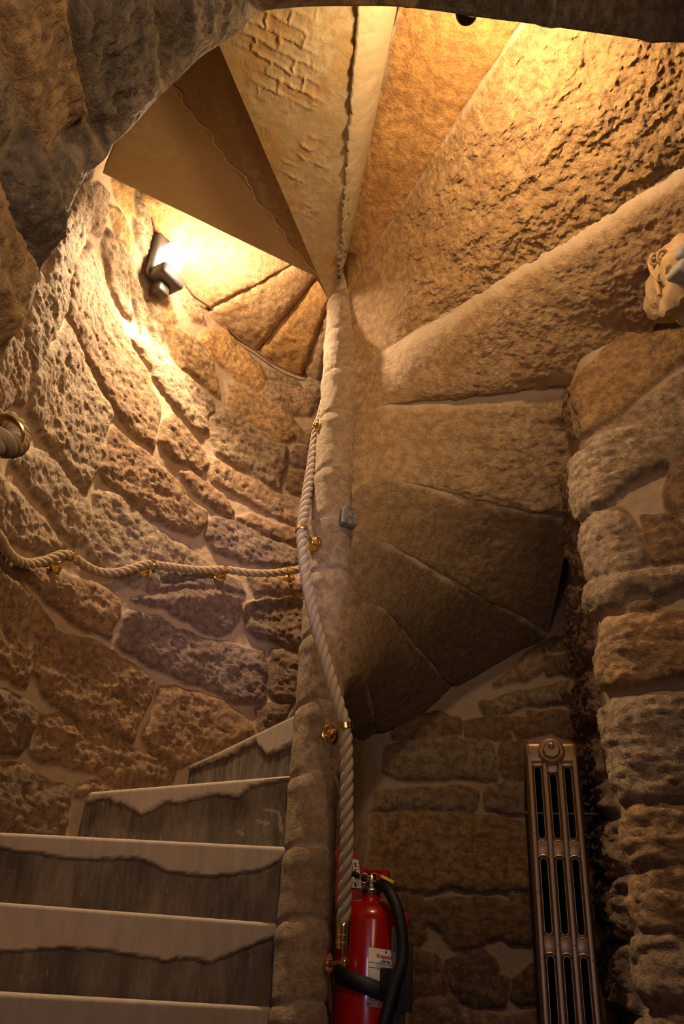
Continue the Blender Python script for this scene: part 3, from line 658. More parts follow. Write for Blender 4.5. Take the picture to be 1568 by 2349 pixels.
# rough mortar strip between pale slab and golden stone
def strip():
    n, m = 160, 24; z0_, z1_ = ZP-0.0, 2.5
    s, t = np.meshgrid(np.linspace(0, 1, n), np.linspace(0, 1, m), indexing='ij')
    a0_, a1_ = at_z(764, 640, z0_+0.015), at_z(818, -60, z0_+0.015); b0_, b1_ = at_z(800, 480, z1_), at_z(905, -60, z1_)
    P = (a0_+(a1_-a0_)*s[..., None])*(1-t[..., None])+(b0_+(b1_-b0_)*s[..., None])*t[..., None]
    flat = P.reshape(-1, 3); P = P.copy(); P[..., 2] -= 0.012*np.sin(t*math.pi)*(1+0.6*fbm(flat, 10, 3, 4).reshape(s.shape))+0.003*ridged(flat, 30, 3, 2).reshape(s.shape)
    T = np.ones(s.shape+(4,)); T[..., :3] = 0.75; T[..., 3] = 0.4
    o = grid_mesh('mortar_strip', P, tint=T, mat=M_PALE, flip=True)
    md = o.modifiers.new('t', 'SOLIDIFY'); md.thickness = 0.03; md.offset = 1
    tag(o, 'grey rough mortar strip between the pale slab and the golden stone', 'mortar')
strip()

# ------------------------------------------------------------------ newel column
J = [(700,2310),(695,2118),(700,1943),(700,1775),(705,1612),(715,1455),(740,1310),(760,1190),(770,1070),(780,945)]
zj = []
for q in J:
    d = ray(*q); zj.append(d[2]/math.hypot(d[0], d[1])*2.33)
zj = [zj[0]-0.35, zj[0]-0.18]+zj+[zj[-1]+0.2*k for k in range(1, 9)]
nz, na = int(620*RES), int(90*RES)
zz, aa = np.meshgrid(np.linspace(-1.3, 3.7, nz), np.linspace(0, 2*math.pi, na), indexing='ij')
P0 = np.stack([N[0]+RN*np.cos(aa), N[1]+RN*np.sin(aa), zz], -1); fl = P0.reshape(-1, 3)
rr = RN+0.0035*fbm(fl, 7, 3, 2).reshape(zz.shape)+0.0016*ridged(fl*np.array([1, 1, 0.35]), 55, 3, 4).reshape(zz.shape)
wj = 0.006*fbm(fl, 12, 2, 9).reshape(zz.shape)
mort = np.zeros_like(zz)
for i, z in enumerate(zj):
    d = np.abs(zz-z-wj-0.012*np.cos(aa+1.2)); rr = rr-0.008*np.exp(-(d/0.0055)**2)+0.004*np.exp(-((zz-z-wj+0.03)/0.02)**2); mort = np.maximum(mort, np.exp(-(d/0.005)**2)*0.6)
P = np.stack([N[0]+rr*np.cos(aa), N[1]+rr*np.sin(aa), zz], -1); P[:, -1] = P[:, 0]
T = np.ones(zz.shape+(4,)); T[..., 3] = mort
up = np.clip((zz-0.9)/0.5, 0, 1)[..., None]
drum = np.searchsorted(zj, zz.ravel()).reshape(zz.shape); dt = np.random.default_rng(3).uniform(0.85, 1.15, 40)[drum][..., None]
T[..., :3] *= dt
nw = grid_mesh('stair_newel', P, tint=T, mat=M_NEWEL, flip=False)
tag(nw, 'tall round sandstone newel column of stacked drums in the middle of the stair', 'newel column')

# ------------------------------------------------------------------ climbing steps on the left
STEPS = [  # nosing at newel, nosing outward, lower edge of the smooth render band (px)
 ((625,2310),(0,2290),None),
 ((635,2118),(0,2070),[(648,2140),(631,2152),(596,2162),(553,2179),(488,2203),(434,2198),(352,2195),(282,2187),(244,2176),(146,2173),(70,2179),(0,2181),(-200,2180)]),
 ((650,1943),(0,1910),[(660,1955),(648,1967),(623,1984),(542,2005),(461,2008),(379,1994),(325,1973),(304,1965),(206,1970),(152,1967),(98,1954),(49,1951),(0,1945),(-200,1940)]),
 ((665,1780),(178,1820),[(670,1786),(664,1788),(623,1794),(575,1802),(553,1826),(488,1821),(423,1837),(374,1843),(325,1867),(293,1848),(276,1840),(233,1832),(184,1843),(150,1845)]),
 ((680,1640),(410,1770),[(690,1690),(680,1700),(650,1715),(610,1730),(590,1700),(560,1712),(520,1735),(470,1750),(430,1768),(410,1778),(390,1785)]),
 ((702,1585),(650,1662),None)]
sl = ['bottom visible stair step, mostly its pale tread edge along the photo foot', 'widest grey stair step with deep pale render band, second from the bottom', 'grey stair step with pale band dipping near the newel, third from the bottom',
      'dark stair step with scratched chalky marks, fourth from the bottom', 'highest clearly seen stair step slanting up to the newel', 'sliver of the stair step behind, last before the flight passes behind the newel']
st = []
for k, (a, b, band) in enumerate(STEPS):
    A = at_d(*a, 2.40); B = at_z(*b, A[2])
    if k == 0:
        A[2] = -0.014; v = np.array([-0.82, -0.57])
    else: v = (B-A)[:2]
    v = v/np.hypot(*v); st.append((A, v))
def end_at_wall(A, v, add=0.03):
    best = None
    for t in np.linspace(0.3, 2.2, 400):
        p = A[:2]+v*t
        if np.min(np.hypot(WL.P[:, 0]-p[0], WL.P[:, 1]-p[1])) < 0.012: best = t; break
    return (best or 1.2)+add
for k, (A, v) in enumerate(st):
    z = A[2]; zb = st[k-1][0][2] if k else z-0.18
    Lk = end_at_wall(A, v); n = int(Lk/0.006*RES); H = z-zb+0.02; m = max(int(H/0.005*RES), 8)
    A2 = A[:2]-v*0.03; Lk += 0.03
    nrm = np.array([v[1], -v[0]]) if k < 0 else np.array([-v[1], v[0]])
    if np.dot(nrm, -A[:2]) < 0: nrm = -nrm
    s, h = np.meshgrid(np.linspace(0, Lk, n), np.linspace(0, H, m), indexing='ij')
    P = np.stack([A2[0]+v[0]*s, A2[1]+v[1]*s, z-h], -1); fl = P.reshape(-1, 3)
    T = np.ones(s.shape+(4,)); T[..., 3] = 0
    bandv = np.full(n, 0.012 if k else 0.2)
    band = STEPS[k][2]
    if band:
        bs, bh = [], []
        for (x, y) in band:
            d = ray(x, y); tt = np.dot(A2, nrm)/np.dot(d[:2], nrm); p = d*tt
            bs.append(np.dot(p[:2]-A2, v)); bh.append(z-p[2])
        o_ = np.argsort(bs); bandv = np.interp(np.linspace(0, Lk, n), np.array(bs)[o_], np.array(bh)[o_])
    jag = 0.006*fbm(fl, 22, 4, k+3).reshape(s.shape)
    dd = bandv[:, None]+jag-h
    bm_ = np.clip(dd/0.002+0.5, 0, 1)
    T[..., 3] = bm_
    if k == 3:
        for q1, q2 in [((608,1856),(640,1864)), ((640,1864),(645,1905)), ((590,1882),(615,1889)), ((545,1905),(557,1915))]:
            w2 = []
            for (x, y) in (q1, q2):
                d = ray(x, y); p = d*(np.dot(A2, nrm)/np.dot(d[:2], nrm)); w2.append((np.dot(p[:2]-A2, v), z-p[2]))
            (x1, y1), (x2, y2) = w2; tt = np.clip(((s-x1)*(x2-x1)+(h-y1)*(y2-y1))/((x2-x1)**2+(y2-y1)**2), 0, 1)
            T[..., 3] = np.maximum(T[..., 3], np.clip(1.6-np.hypot(s-x1-tt*(x2-x1), h-y1-tt*(y2-y1))/0.0028, 0, 0.8))
    off = 0.007*bm_+0.0015*fbm(fl*np.array([1, 1, .4]), 30, 3, k).reshape(s.shape)*(1-bm_)-0.004*np.exp(-((dd+0.004)/0.004)**2)
    off -= 0.007*np.clip(1-h/0.007, 0, 1)**2          # softly rounded nosing
    P[..., 0] += nrm[0]*off; P[..., 1] += nrm[1]*off
    T[..., :3] *= (0.8+0.5*np.clip(fbm(fl*np.array([1, 1, .3]), 9, 3, k+9).reshape(s.shape)+0.4, 0, 1))[..., None]
    # tread and body: wedge reaching back past the next riser
    q = st[k+1] if k+1 < len(st) else (np.array([*(N+np.array([0.0, 0.07])), z+0.18]), np.array([math.cos(math.radians(92)), math.sin(math.radians(92))]))
    e1 = A2+v*Lk; B0 = q[0][:2]+q[1]*(end_at_wall(q[0], q[1]) if k+1 < len(st) else 0.8); C0 = q[0][:2]-nrm*0.04; B0 = B0-nrm*0.06
    c1 = P[0, -1].copy(); 
    V = P.reshape(-1, 3); idx = np.arange(n*m).reshape(n, m)
    extra = [];
    topi = idx[:, 0]; boti = idx[:, -1]
    zt = z; base = n*m
    ft = np.linspace(0, 1, n)[:, None]; fx = C0[None]*(1-ft)+B0[None]*ft
    far = np.concatenate([np.concatenate([fx, np.full((n, 1), zt)], 1), np.concatenate([fx, np.full((n, 1), zb-0.02)], 1)])
    faces = np.stack([idx[:-1, :-1], idx[1:, :-1], idx[1:, 1:], idx[:-1, 1:]], -1).reshape(-1, 4).tolist()
    for i in range(n-1):
        faces.append((int(topi[i]), int(topi[i+1]), base+i+1, base+i)); faces.append((int(boti[i]), base+n+i, base+n+i+1, int(boti[i+1])))
        faces.append((base+i, base+i+1, base+n+i+1, base+n+i))
    faces.append(tuple(idx[-1].tolist())+(base+2*n-1, base+n-1)); faces.append(tuple(idx[0].tolist()[::-1])+(base, base+n))
    me = bpy.data.meshes.new('stair_step'); me.from_pydata(np.concatenate([V, far]).tolist(), [], faces); me.update()
    at = me.attributes.new('Tint', 'FLOAT_COLOR', 'POINT'); at.data.foreach_set('color', np.concatenate([T.reshape(-1, 4), np.tile([[1, 1, 1, 1.]], (2*n, 1))]).astype(np.float32).ravel())
    bm = bmesh.new(); bm.from_mesh(me); bmesh.ops.recalc_face_normals(bm, faces=bm.faces); bm.to_mesh(me); bm.free()
    o = link('stair_step', me, M_RISER); me.set_sharp_from_angle(angle=math.radians(50)); tag(o, sl[k], 'stair step')

A0s, v0s = st[0]; e0s = A0s[:2]+v0s*(end_at_wall(A0s, v0s)+0.02)
WB = PathWall([e0s+np.array([0, 0.05]), e0s*0.5+A0s[:2]*0.5+np.array([0, 0.05]), A0s[:2]+np.array([-0.02, 0.05])])
build_wall('wall_stair', WB, [], -1.3, float(A0s[2])-0.15, 0.008, M_WALL, 9.0)
# ------------------------------------------------------------------ arch of the entrance passage (near, overhead and left)
EDGE = [(-160,1500),(-120,1150),(-60,930),(0,830),(40,752),(72,700),(105,585),(150,500),(195,408),(240,365),(262,330),(300,295),(352,235),(400,190),(455,135),(500,105),(545,75),(585,35),(625,22),(720,15),(820,14),(900,15),(1000,25),(1100,40),(1220,55),(1340,72),(1450,88),(1500,96),(1568,98),(1700,105),(1900,180),(2150,420),(2300,900)]
YA = 1.0
E3 = np.array([at_y(x, y, YA) for x, y in EDGE])
ep, eL = smooth_path([p[[0, 2]] for p in E3], 500)
SX = [(0, 0, 0)]
def arch():
    n, m = int(620*RES), int(190*RES)
    s, t = np.meshgrid(np.linspace(0, 499, n), np.linspace(0, 1, m), indexing='ij')
    X = np.interp(s, np.arange(500), ep[:, 0]); Z = np.interp(s, np.arange(500), ep[:, 1]); Y = YA-t*1.05
    T2 = np.gradient(ep, axis=0); T2 /= np.linalg.norm(T2, axis=1)[:, None]
    nx = np.interp(s, np.arange(500), T2[:, 1]); nzv = np.interp(s, np.arange(500), -T2[:, 0])     # into the passage
    arc = s/499*eL
    fl = np.stack([X, Y, Z], -1).reshape(-1, 3)
    wob = (fbm(fl, 8, 3, 3)*0.02).reshape(s.shape)
    left = np.clip((-0.02-X)/0.12, 0, 1)
    # voussoir stones: rows along the arch and across the passage
    js = np.array([0.06, 0.25, 0.47, 0.66, 0.80, 0.99, 1.22, 1.55, 1.9, 2.2, 2.5, 2.8, 3.1]); jy = np.array([0.28, 0.56, 0.82])
    row = np.searchsorted(js, arc+wob)
    dmin = np.full(s.shape, 9.)
    for j in js: dmin = np.minimum(dmin, np.abs(arc+wob-j))
    ysh = YA-Y+wob+0.09*((row*7) % 3)
    for j in jy: dmin = np.minimum(dmin, np.abs(ysh-j))
    cell = row*5+np.searchsorted(jy, ysh); rnd = np.random.default_rng(8).uniform(0, 1, 200)
    hgt = 0.02+0.045*rnd[cell % 200]
    env = 1-np.exp(-dmin/0.025)
    h = hgt*env*(0.25+0.75*left)+left*env*(0.020*fbm(fl*np.array([1, .5, 1]), 9, 3, 5).reshape(s.shape)+0.013*ridged(fl*np.array([1.0, 1.6, 0.45]), 22, 4, 6).reshape(s.shape)+0.004*ridged(fl, 60, 2, 7).reshape(s.shape))+0.003*fbm(fl, 30, 3, 2).reshape(s.shape)
    edgefade = np.clip(t/0.05, 0, 1); h = (h-0.02)*edgefade
    P = np.stack([X+nx*h, Y, Z+nzv*h], -1)
    T = np.ones(s.shape+(4,)); g = rnd[(cell*3+1) % 200][..., None]; T[..., :3] = 0.75+0.35*g
    far_ = np.clip((0.62-Y)/0.1, 0, 1)[..., None]; T[..., :3] = T[..., :3]*(1-0.0*far_)
    goldm = ((rnd[(cell*3+1) % 200] > 0.72)[..., None]); T[..., :3] = np.where(goldm, T[..., :3]*np.array([1.5, 1.25, 0.8]), T[..., :3])
    T[..., 3] = np.clip(1-dmin/0.008, 0, 1)*0.5
    # outer face towards the stair well, rising behind the edge
    k = 14; Fs = []; 
    for i in range(1, k+1):
        q = P[:, 0].copy(); q[:, 0] -= nx[:, 0]*0.045*i; q[:, 2] -= nzv[:, 0]*0.045*i; q[:, 1] = YA+0.012*math.sin(i)*0+0.02; Fs.append(q)
    F = np.stack(Fs[::-1], 1); fl2 = F.reshape(-1, 3); F[..., 1] += 0.01*fbm(fl2, 12, 3, 8).reshape(F.shape[:2])
    P = np.concatenate([F, P], 1); TF = np.ones(F.shape[:2]+(4,)); TF[..., 3] = 0; TF[..., :3] = 0.8; T = np.concatenate([TF, T], 1)
    o = grid_mesh('wall_front', P, tint=T, mat=M_ARCH, flip=False); tag(o, kind='structure')
arch()
# dark iron pipe end poking down just behind the arch
pc = at_y(1070, 34, 1.06); bm = bmesh.new(); add_lathe(bm, pc+np.array([0, 0, -0.004]), (0.0, 0.15, 1), [(0, 0.02), (0.004, 0.024), (0.012, 0.0255), (0.18, 0.0255)], 32)
tag(bm_obj('iron_pipe', bm, M_PIPE), 'dark round pipe end poking down behind the top arch', 'pipe')

# ------------------------------------------------------------------ floor of lobby
bm = bmesh.new(); add_box(bm, (0.1, 1.2, -1.34), (4.2, 5.0, 0.1)); fo = bm_obj('floor', bm, M_FLOOR, smooth=False); tag(fo, kind='structure')
at = fo.data.attributes.new('Tint', 'FLOAT_COLOR', 'POINT'); at.data.foreach_set('color', np.tile([1, 1, 1, 0.], len(fo.data.vertices)).astype(np.float32))

# ------------------------------------------------------------------ rope
def rope_rings(P, L, a, phase=0.0):
    """three laid strands along a path"""
    T, A, B = path_frames(P); n = len(P); s = np.linspace(0, L, n); pitch = a*5.6; out = []
    for k in range(3):
        th = 2*math.pi*s/pitch+phase+k*2*math.pi/3
        C = P+(A*np.cos(th)[:, None]+B*np.sin(th)[:, None])*a*0.52
        out.append(tube_arrays(C, a*0.53, 10))
    return out
def rope(name, pts, a, label, group=None, n=None, mat=None):
    P0_, L = smooth_path(pts, 50); n = n or max(int(L/(a*0.22)), 30)
    P, L = smooth_path(pts, n); o = tubes_mesh(name, rope_rings(P, L, a), mat or M_ROPE)
    return tag(o, label, 'rope', group), P
NR = [(744,925,2.49),(735,962,2.47),(727,985,2.45),(713,1075,2.41),(701,1150,2.36),(692,1215,2.31),(697,1290,2.27),(716,1400,2.24),(748,1520,2.235),(782,1635,2.235),(791,1665,2.24),(795,1740,2.25),(795,1840,2.26),(795,1930,2.27),(791,2050,2.29),(788,2118,2.30)]
NP = [at_d(x, y, D) for x, y, D in NR]
NP = [at_d(754, 885, 2.53)]+NP
nrope, nP = rope('handrail_rope', NP, 0.0175, 'thick pale handrail rope twisting down the front of the newel column')
# brass end fitting of that rope
e = NP[-1]; d_ = (NP[-1]-NP[-2]); d_ /= np.linalg.norm(d_)
bm = bmesh.new(); add_lathe(bm, e-d_*0.006, d_, [(0, 0.0165), (0.004, 0.0185), (0.012, 0.0185), (0.013, 0.0172), (0.030, 0.0172), (0.031, 0.0182), (0.036, 0.0182), (0.037, 0.0172), (0.046, 0.0172), (0.047, 0.0182), (0.052, 0.0182), (0.053, 0.0165), (0.062, 0.0165), (0.063, 0.004)], 32)
bm_obj('end_cap', bm, M_BRASS, nrope)
e2 = at_d(790, 2205, 2.315)
bm = bmesh.new(); add_lathe(bm, e+d_*0.052, (e2-e-d_*0.052), [(0, 0.004), (float(np.linalg.norm(e2-e-d_*0.052)), 0.0042)], 12)
bmesh.ops.create_uvsphere(bm, u_segments=20, v_segments=12, radius=0.0115, matrix=Matrix.Translation(e2)@Matrix.Diagonal((0.9, 0.9, 1.25, 1)))
bm_obj('end_hook', bm, M_BRASS, nrope)
def eye_plate():
    """small eye on the newel that the rope end hooks into"""
    c = at_d(763, 2212, 2.385); r = np.array([c[0]-N[0], c[1]-N[1], 0]); r /= np.linalg.norm(r); r = np.array([0.92, -0.39, 0])
    c = np.array([N[0]+r[0]*RN, N[1]+r[1]*RN, c[2]]); root = empty('rope_eye', 'brass eye fixing on the newel holding the bottom rope end by the extinguisher', 'rope fixing')
    bm = bmesh.new(); add_lathe(bm, c-r*0.002, r, [(0, 0.026), (0.005, 0.026), (0.007, 0.024)], 32); bm_obj('back_plate', bm, M_BRASS, root)
    bm = bmesh.new(); v = e2-(c+r*0.005); add_lathe(bm, c+r*0.003, v, [(0, 0.010), (0.006, 0.007), (float(np.linalg.norm(v)), 0.0055)], 16); bm_obj('stem', bm, M_BRASS, root)
    base_at(root, c)
eye_plate()

def bracket(ring_c, ring_axis, wall_p, wall_n, a, label, group, rose=0.024):
    """rope bracket: rose with three screws, stepped arm, ring band round the rope"""
    root = empty('rope_bracket', label, 'rope bracket', group)
    rc = Vector(ring_c); ax = Vector(ring_axis).normalized(); wp = Vector(wall_p); wn = Vector(wall_n).normalized()
    bm = bmesh.new(); add_lathe(bm, wp-wn*0.004, wn, [(0, rose), (0.007, rose), (0.0085, rose*0.93), (0.009, rose*0.5), (0.014, rose*0.42), (0.02, rose*0.28)], 36); bm_obj('rose', bm, M_BRASS, root)
    A, B, D = frame_of(wn); sc = []
    for k in range(3):
        th = k*2*math.pi/3+0.6; p = wp+(A*math.cos(th)+B*math.sin(th))*rose*0.72+wn*0.0045
        bm = bmesh.new(); add_lathe(bm, p-wn*0.002, wn, [(0, 0.0034), (0.0025, 0.0034), (0.003, 0.0022), (0.0018, 0.001)], 14); bm_obj('screw', bm, M_SCREW, root)
    rad = rc-wp; rad -= ax*rad.dot(ax)*0; j = rc-rad.normalized()*(a+0.001)
    s0 = wp+wn*0.014; bm = bmesh.new(); v = j-s0; L = v.length
    if L > 0.004: add_lathe(bm, s0, v, [(0, 0.0075), (L*0.35, 0.0065), (L*0.36, 0.0085), (L*0.55, 0.0085), (L*0.56, 0.006), (L*0.9, 0.0055), (L, 0.004)], 16)
    bmesh.ops.create_uvsphere(bm, u_segments=14, v_segments=10, radius=0.0095, matrix=Matrix.Translation(s0)); bm_obj('arm', bm, M_BRASS, root)
    bm = bmesh.new(); w_ = a*0.52; R = a*1.10; t_ = a*0.10
    add_lathe(bm, rc, ax, [(-w_, R), (-w_*0.8, R+t_), (w_*0.8, R+t_), (w_, R), (w_*0.8, R-t_*0.6), (-w_*0.8, R-t_*0.6), (-w_, R)], 40, cap=False); bm_obj('ring', bm, M_BRASS, root)
    base_at(root, tuple(wp)); return root
def near_dir(P, c):
    i = int(np.argmin(np.linalg.norm(P-c, axis=1))); i = min(max(i, 1), len(P)-2); t = P[i+1]-P[i-1]; return P[i], t/np.linalg.norm(t)
def newel_pt(x, y, ang):
    """point on the newel face at compass angle ang whose height matches the pixel row"""
    d = ray(x, y); r = np.array([math.cos(math.radians(ang)), math.sin(math.radians(ang)), 0.]); p = np.array([N[0], N[1], 0])+r*RN
    p[2] = d[2]/math.hypot(d[0], d[1])*math.hypot(p[0], p[1]); return p, r
GB = 'brass rope brackets on the newel'
for (rx, ry, D), (px, py, ang), lab in [((693,1218,2.31), (728,1250,228), 'brass bracket with dark golden rose on the newel left edge, near the inset block'),
                                   ((791,1666,2.24), (765,1685,300), 'brass rope bracket with pale three-screw rose low on the front of the newel'),
                                   ((727,984,2.45), (744,978,196), 'topmost brass rope bracket, peeping past the left edge of the newel')]:
    c, t = near_dir(nP, at_d(rx, ry, D)); wp, wn = newel_pt(px, py, ang); bracket(c, t, wp, wn, 0.0175, lab, GB, rose=0.027)

# left wall rope
LR = [(-95,1105,.09),(-45,1180,.09),(0,1236,.09),(14,1262,.09),(36,1284,.09),(66,1293,.09),(105,1286,.09),(140,1273,.09),(166,1277,.09),(192,1296,.09),(222,1311,.09),(252,1315,.09),(292,1308,.09),(330,1295,.09),(348,1295,.09),(400,1302,.085),(460,1308,.08),(516,1307,.08),(570,1314,.08),(620,1315,.08),(662,1310,.08),(700,1303,.08),(740,1290,.08)]
LP = [WL.place(x, y, o_) for x, y, o_ in LR]
lrope, lP = rope('handrail_rope', LP, 0.0165, 'brown handrail rope swagging along the curved left wall through small brass brackets', mat=M_ROPE2)
GL = 'brass rope brackets on the left wall'
for (rx, ry), (px, py), lab in [((166,1278),(116,1297),'leftmost brass wall bracket, nearest the photo edge, rose half hidden under the rope'),
                                ((347,1296),(320,1310),'brass rope bracket on the left wall with one pale screw plate showing below the rope'),
                                ((516,1307),(497,1323),'brass rope bracket on the bluish part of the left wall'),
                                ((662,1310),(658,1333),'brass rope bracket on the left wall beside the newel, its round rose fully in view')]:
    c, t = near_dir(lP, WL.place(rx, ry, 0.085)); u, v, D = WL.hit(px, py); n_ = np.array([np.interp(u, WL.U, WL.Nn[:, 0]), np.interp(u, WL.U, WL.Nn[:, 1]), 0])
    wp = WL.pos(np.array(u), np.array(v), 0.022); bracket(c, t, wp, n_, 0.0165, lab, GL, rose=0.029)

# rope end turned round a brass ring, close at the left edge
kd = 1.20
kc = [(-150,940,1.02),(-95,965,1.06),(-45,990,1.10),(-5,1010,1.12),(22,1018,1.17),(38,1012,1.23),(36,985,1.28),(15,965,1.32),(-30,955,1.34),(-90,950,1.35)]
kp = [at_d(x, y+3, D) for x, y, D in kc]
krope, kP = rope('handrail_rope', kp, 0.0205, 'near rope end curling through a big brass ring at the left photo edge', mat=M_ROPE2)
c, t = near_dir(kP, at_d(30, 1015, 1.19))
cr = empty('rope_ring', 'large shiny brass ring round the near rope at the left photo edge', 'rope bracket')
rc_ = at_d(2, 1000, 1.16); bm = bmesh.new(); add_lathe(bm, rc_, (0.25, -0.95, -0.15), [(-0.009, 0.0315), (-0.006, 0.0345), (0.006, 0.0345), (0.009, 0.0315), (0.006, 0.029), (-0.006, 0.029), (-0.009, 0.0315)], 48, cap=False); bm_obj('ring', bm, M_BRASS, cr)
bm = bmesh.new(); v = Vector((-0.55, 1.06, rc_[2]+0.0))-Vector(rc_+np.array([-0.03, 0, 0])); add_lathe(bm, rc_+np.array([-0.033, 0, 0]), v, [(0, 0.008), (v.length, 0.009)], 16); bm_obj('arm', bm, M_BRASS, cr)
bm = bmesh.new(); add_lathe(bm, (-0.60, 1.06, rc_[2]), (1, -0.1, 0), [(0, 0.03), (0.05, 0.03), (0.055, 0.026)], 32); bm_obj('rose', bm, M_BRASS, cr)
base_at(cr, (-0.60, 1.06, float(rc_[2])))

# ------------------------------------------------------------------ wall lamp and its cable
u, v, D = WL.hit(362, 612); nl = np.array([np.interp(u, WL.U, WL.Nn[:, 0]), np.interp(u, WL.U, WL.Nn[:, 1]), 0.]); lpw = WL.pos(np.array(u), np.array(v), 0.02)
lamp = empty('wall_lamp', 'glowing bulkhead wall lamp high on the curved wall beneath the upper steps', 'wall lamp')
R3 = Matrix.Translation(lpw)@Vector(nl).to_track_quat('Y', 'Z').to_matrix().to_4x4()@Matrix.Scale(1.35, 4)
bm = bmesh.new(); add_box(bm, (0, 0.012, 0.0), (0.115, 0.024, 0.20), R3, 0.018, 3); bm_obj('back_plate', bm, M_HOUSE, lamp)
bm = bmesh.new(); add_box(bm, (0, 0.045, -0.085), (0.10, 0.07, 0.05), R3, 0.014, 3); add_box(bm, (0, 0.025, -0.125), (0.05, 0.04, 0.05), R3, 0.010, 3); bm_obj('housing', bm, M_HOUSE, lamp)
bm = bmesh.new(); bmesh.ops.create_uvsphere(bm, u_segments=28, v_segments=18, radius=1, matrix=R3@Matrix.Translation((0, 0.045, 0.0))@Matrix.Diagonal((0.043, 0.042, 0.065, 1))); bm_obj('lamp_glass', bm, M_GLOW, lamp)
bm = bmesh.new()
for z_ in (-0.03, 0.0, 0.03): add_lathe(bm, R3@Vector((0, 0.045, z_)), R3.to_3x3()@Vector((0, 0, 1)), [(-0.002, 0.047), (0.002, 0.047), (0.002, 0.044), (-0.002, 0.044), (-0.002, 0.047)], 24, cap=False)
bm_obj('guard', bm, M_HOUSE, lamp)
base_at(lamp, tuple(lpw))
lo = lpw+nl*0.26+np.array([0, 0, -0.07])
light('wall_lamp_light', 'POINT', tuple(lo), 26, (1.0, 0.72, 0.43), 0.04)
light('wall_lamp_downlight', 'SPOT', tuple(lo+np.array([0.02, -0.02, -0.06])), 165, (1.0, 0.74, 0.46), 0.035, target=(-0.72, 2.25, 0.9), spot=125, blend=0.5)
cb = [WL.place(x, y, 0.03) for x, y in [(332,448),(345,490),(357,535),(366,560),(371,575)]]
o = tube('lamp_cable', cb, 0.0045, M_CABLE); tag(o, 'thin reddish cable dropping down the wall to the top of the lamp', 'cable')
cb = [WL.place(x, y, 0.035) for x, y in [(388,570),(400,600),(420,642),(446,680),(488,710),(515,740),(545,775),(580,800),(620,830),(660,850),(684,858),(700,848),(712,828),(722,805)]]
o = tube('lamp_cable', cb, 0.0045, M_CABLE, n=80); tag(o, 'thin dark cable sagging along the wall from the lamp down toward the newel', 'cable')

# ------------------------------------------------------------------ radiator seen end-on
RD = 2.30; rdc = at_d(1262, 1748, RD); az = math.radians(15.07)
az2 = math.radians(12.4); fw = np.array([math.sin(az2), math.cos(az2), 0]); rt = np.array([math.cos(az2), -math.sin(az2), 0])
c0 = np.array([math.sin(az), math.cos(az), 0])*RD
def zrow(y, D=RD):
    d = ray(1285, y); return d[2]/math.hypot(d[0], d[1])*D
RW = 0.1395
RM = Matrix(((rt[0], fw[0], 0, c0[0]), (rt[1], fw[1], 0, c0[1]), (0, 0, 1, 0), (0, 0, 0, 1)))
z_top = zrow(1700); z_bot = -1.25
cxs = [-0.0525, -0.0185, 0.0185, 0.0525]; wd = [0.0335, 0.0190, 0.0190, 0.0335]
bars = [zrow(1945), zrow(2168), zrow(2168)-0.27, zrow(2168)-0.54]
RX = [-0.0580, -0.0195, 0.0195, 0.0580]
def section(bm, y0, depth=0.046):
    zt0 = z_top-0.030
    for i, cx in enumerate(RX):
        hw = 0.0115; prof = [(-hw, depth), (-hw, 0.016), (-hw+0.001, 0.011), (-0.0062, 0.0028), (-0.0048, 0.0004), (-0.0036, 0.0), (0.0036, 0.0), (0.0048, 0.0004), (0.0062, 0.0028), (hw-0.001, 0.011), (hw, 0.016), (hw, depth)]
        lo_ = [bm.verts.new((cx+x_, y0+y_, z_bot)) for x_, y_ in prof]; hi_ = [bm.verts.new((cx+x_, y0+y_, zt0-0.006)) for x_, y_ in prof]; n_ = len(prof)
        bm.faces.new(lo_); bm.faces.new(hi_[::-1])
        for k in range(n_): bm.faces.new((lo_[k], lo_[(k+1) % n_], hi_[(k+1) % n_], hi_[k]))
    add_box(bm, (0, y0+depth/2, z_top-0.031), (RW, depth, 0.062), None, 0.014, 4)
    for i, cx in enumerate([-0.03875, 0, 0.03875]):
        zt = z_top-0.060-(0.016 if i == 1 else 0)
        segs = [(zt, bars[0]+0.017)]+[(bars[j]-0.017, bars[j+1]+0.017) for j in range(3)]
        add_box(bm, (cx, y0+depth/2+0.002, (z_top-0.05+zt)/2), (0.034, depth-0.004, z_top-0.05-zt+0.012), None, 0.003, 2)
        for z in bars: add_box(bm, (cx, y0+depth/2+0.0025, z), (0.0325, depth-0.005, 0.040), None, 0.003, 2)
        for a_, b_ in segs:
            hw = 0.0078; ro = 0.0150; top = a_-ro; bot = b_+ro; pr = []
            dirs = [(math.pi*k/12, top) for k in range(13)]+[(math.pi+math.pi*k/12, bot) for k in range(13)]
            for th, cz in dirs:
                # deep slot wall, thin bright lip, dark channel running up to the ridges, flush edge
                pr.append([bm.verts.new((cx+r_*math.cos(th), y0+y_, cz+r_*math.sin(th))) for r_, y_ in ((hw, depth-0.002), (hw, 0.0105), (hw+0.0006, 0.0092), (hw+0.0018, 0.0092), (hw+0.0024, 0.0115), (ro-0.002, 0.0125), (ro, 0.004), (ro+0.004, 0.006))])
            n_ = len(pr)
            for k in range(n_):
                for q_ in range(7): bm.faces.new((pr[k][q_], pr[(k+1) % n_][q_], pr[(k+1) % n_][q_+1], pr[k][q_+1]))
radt = empty('column_radiator', 'tall bronze-painted cast iron column radiator seen end-on by the right pier', 'radiator')
bm = bmesh.new(); section(bm, 0.0)
for v_ in bm.verts: v_.co = RM@v_.co
proto = bm_obj('radiator_section', bm, M_RAD, radt)
back_me = proto.data.copy(); back_me.materials.clear(); back_me.materials.append(M_RADSHADE)
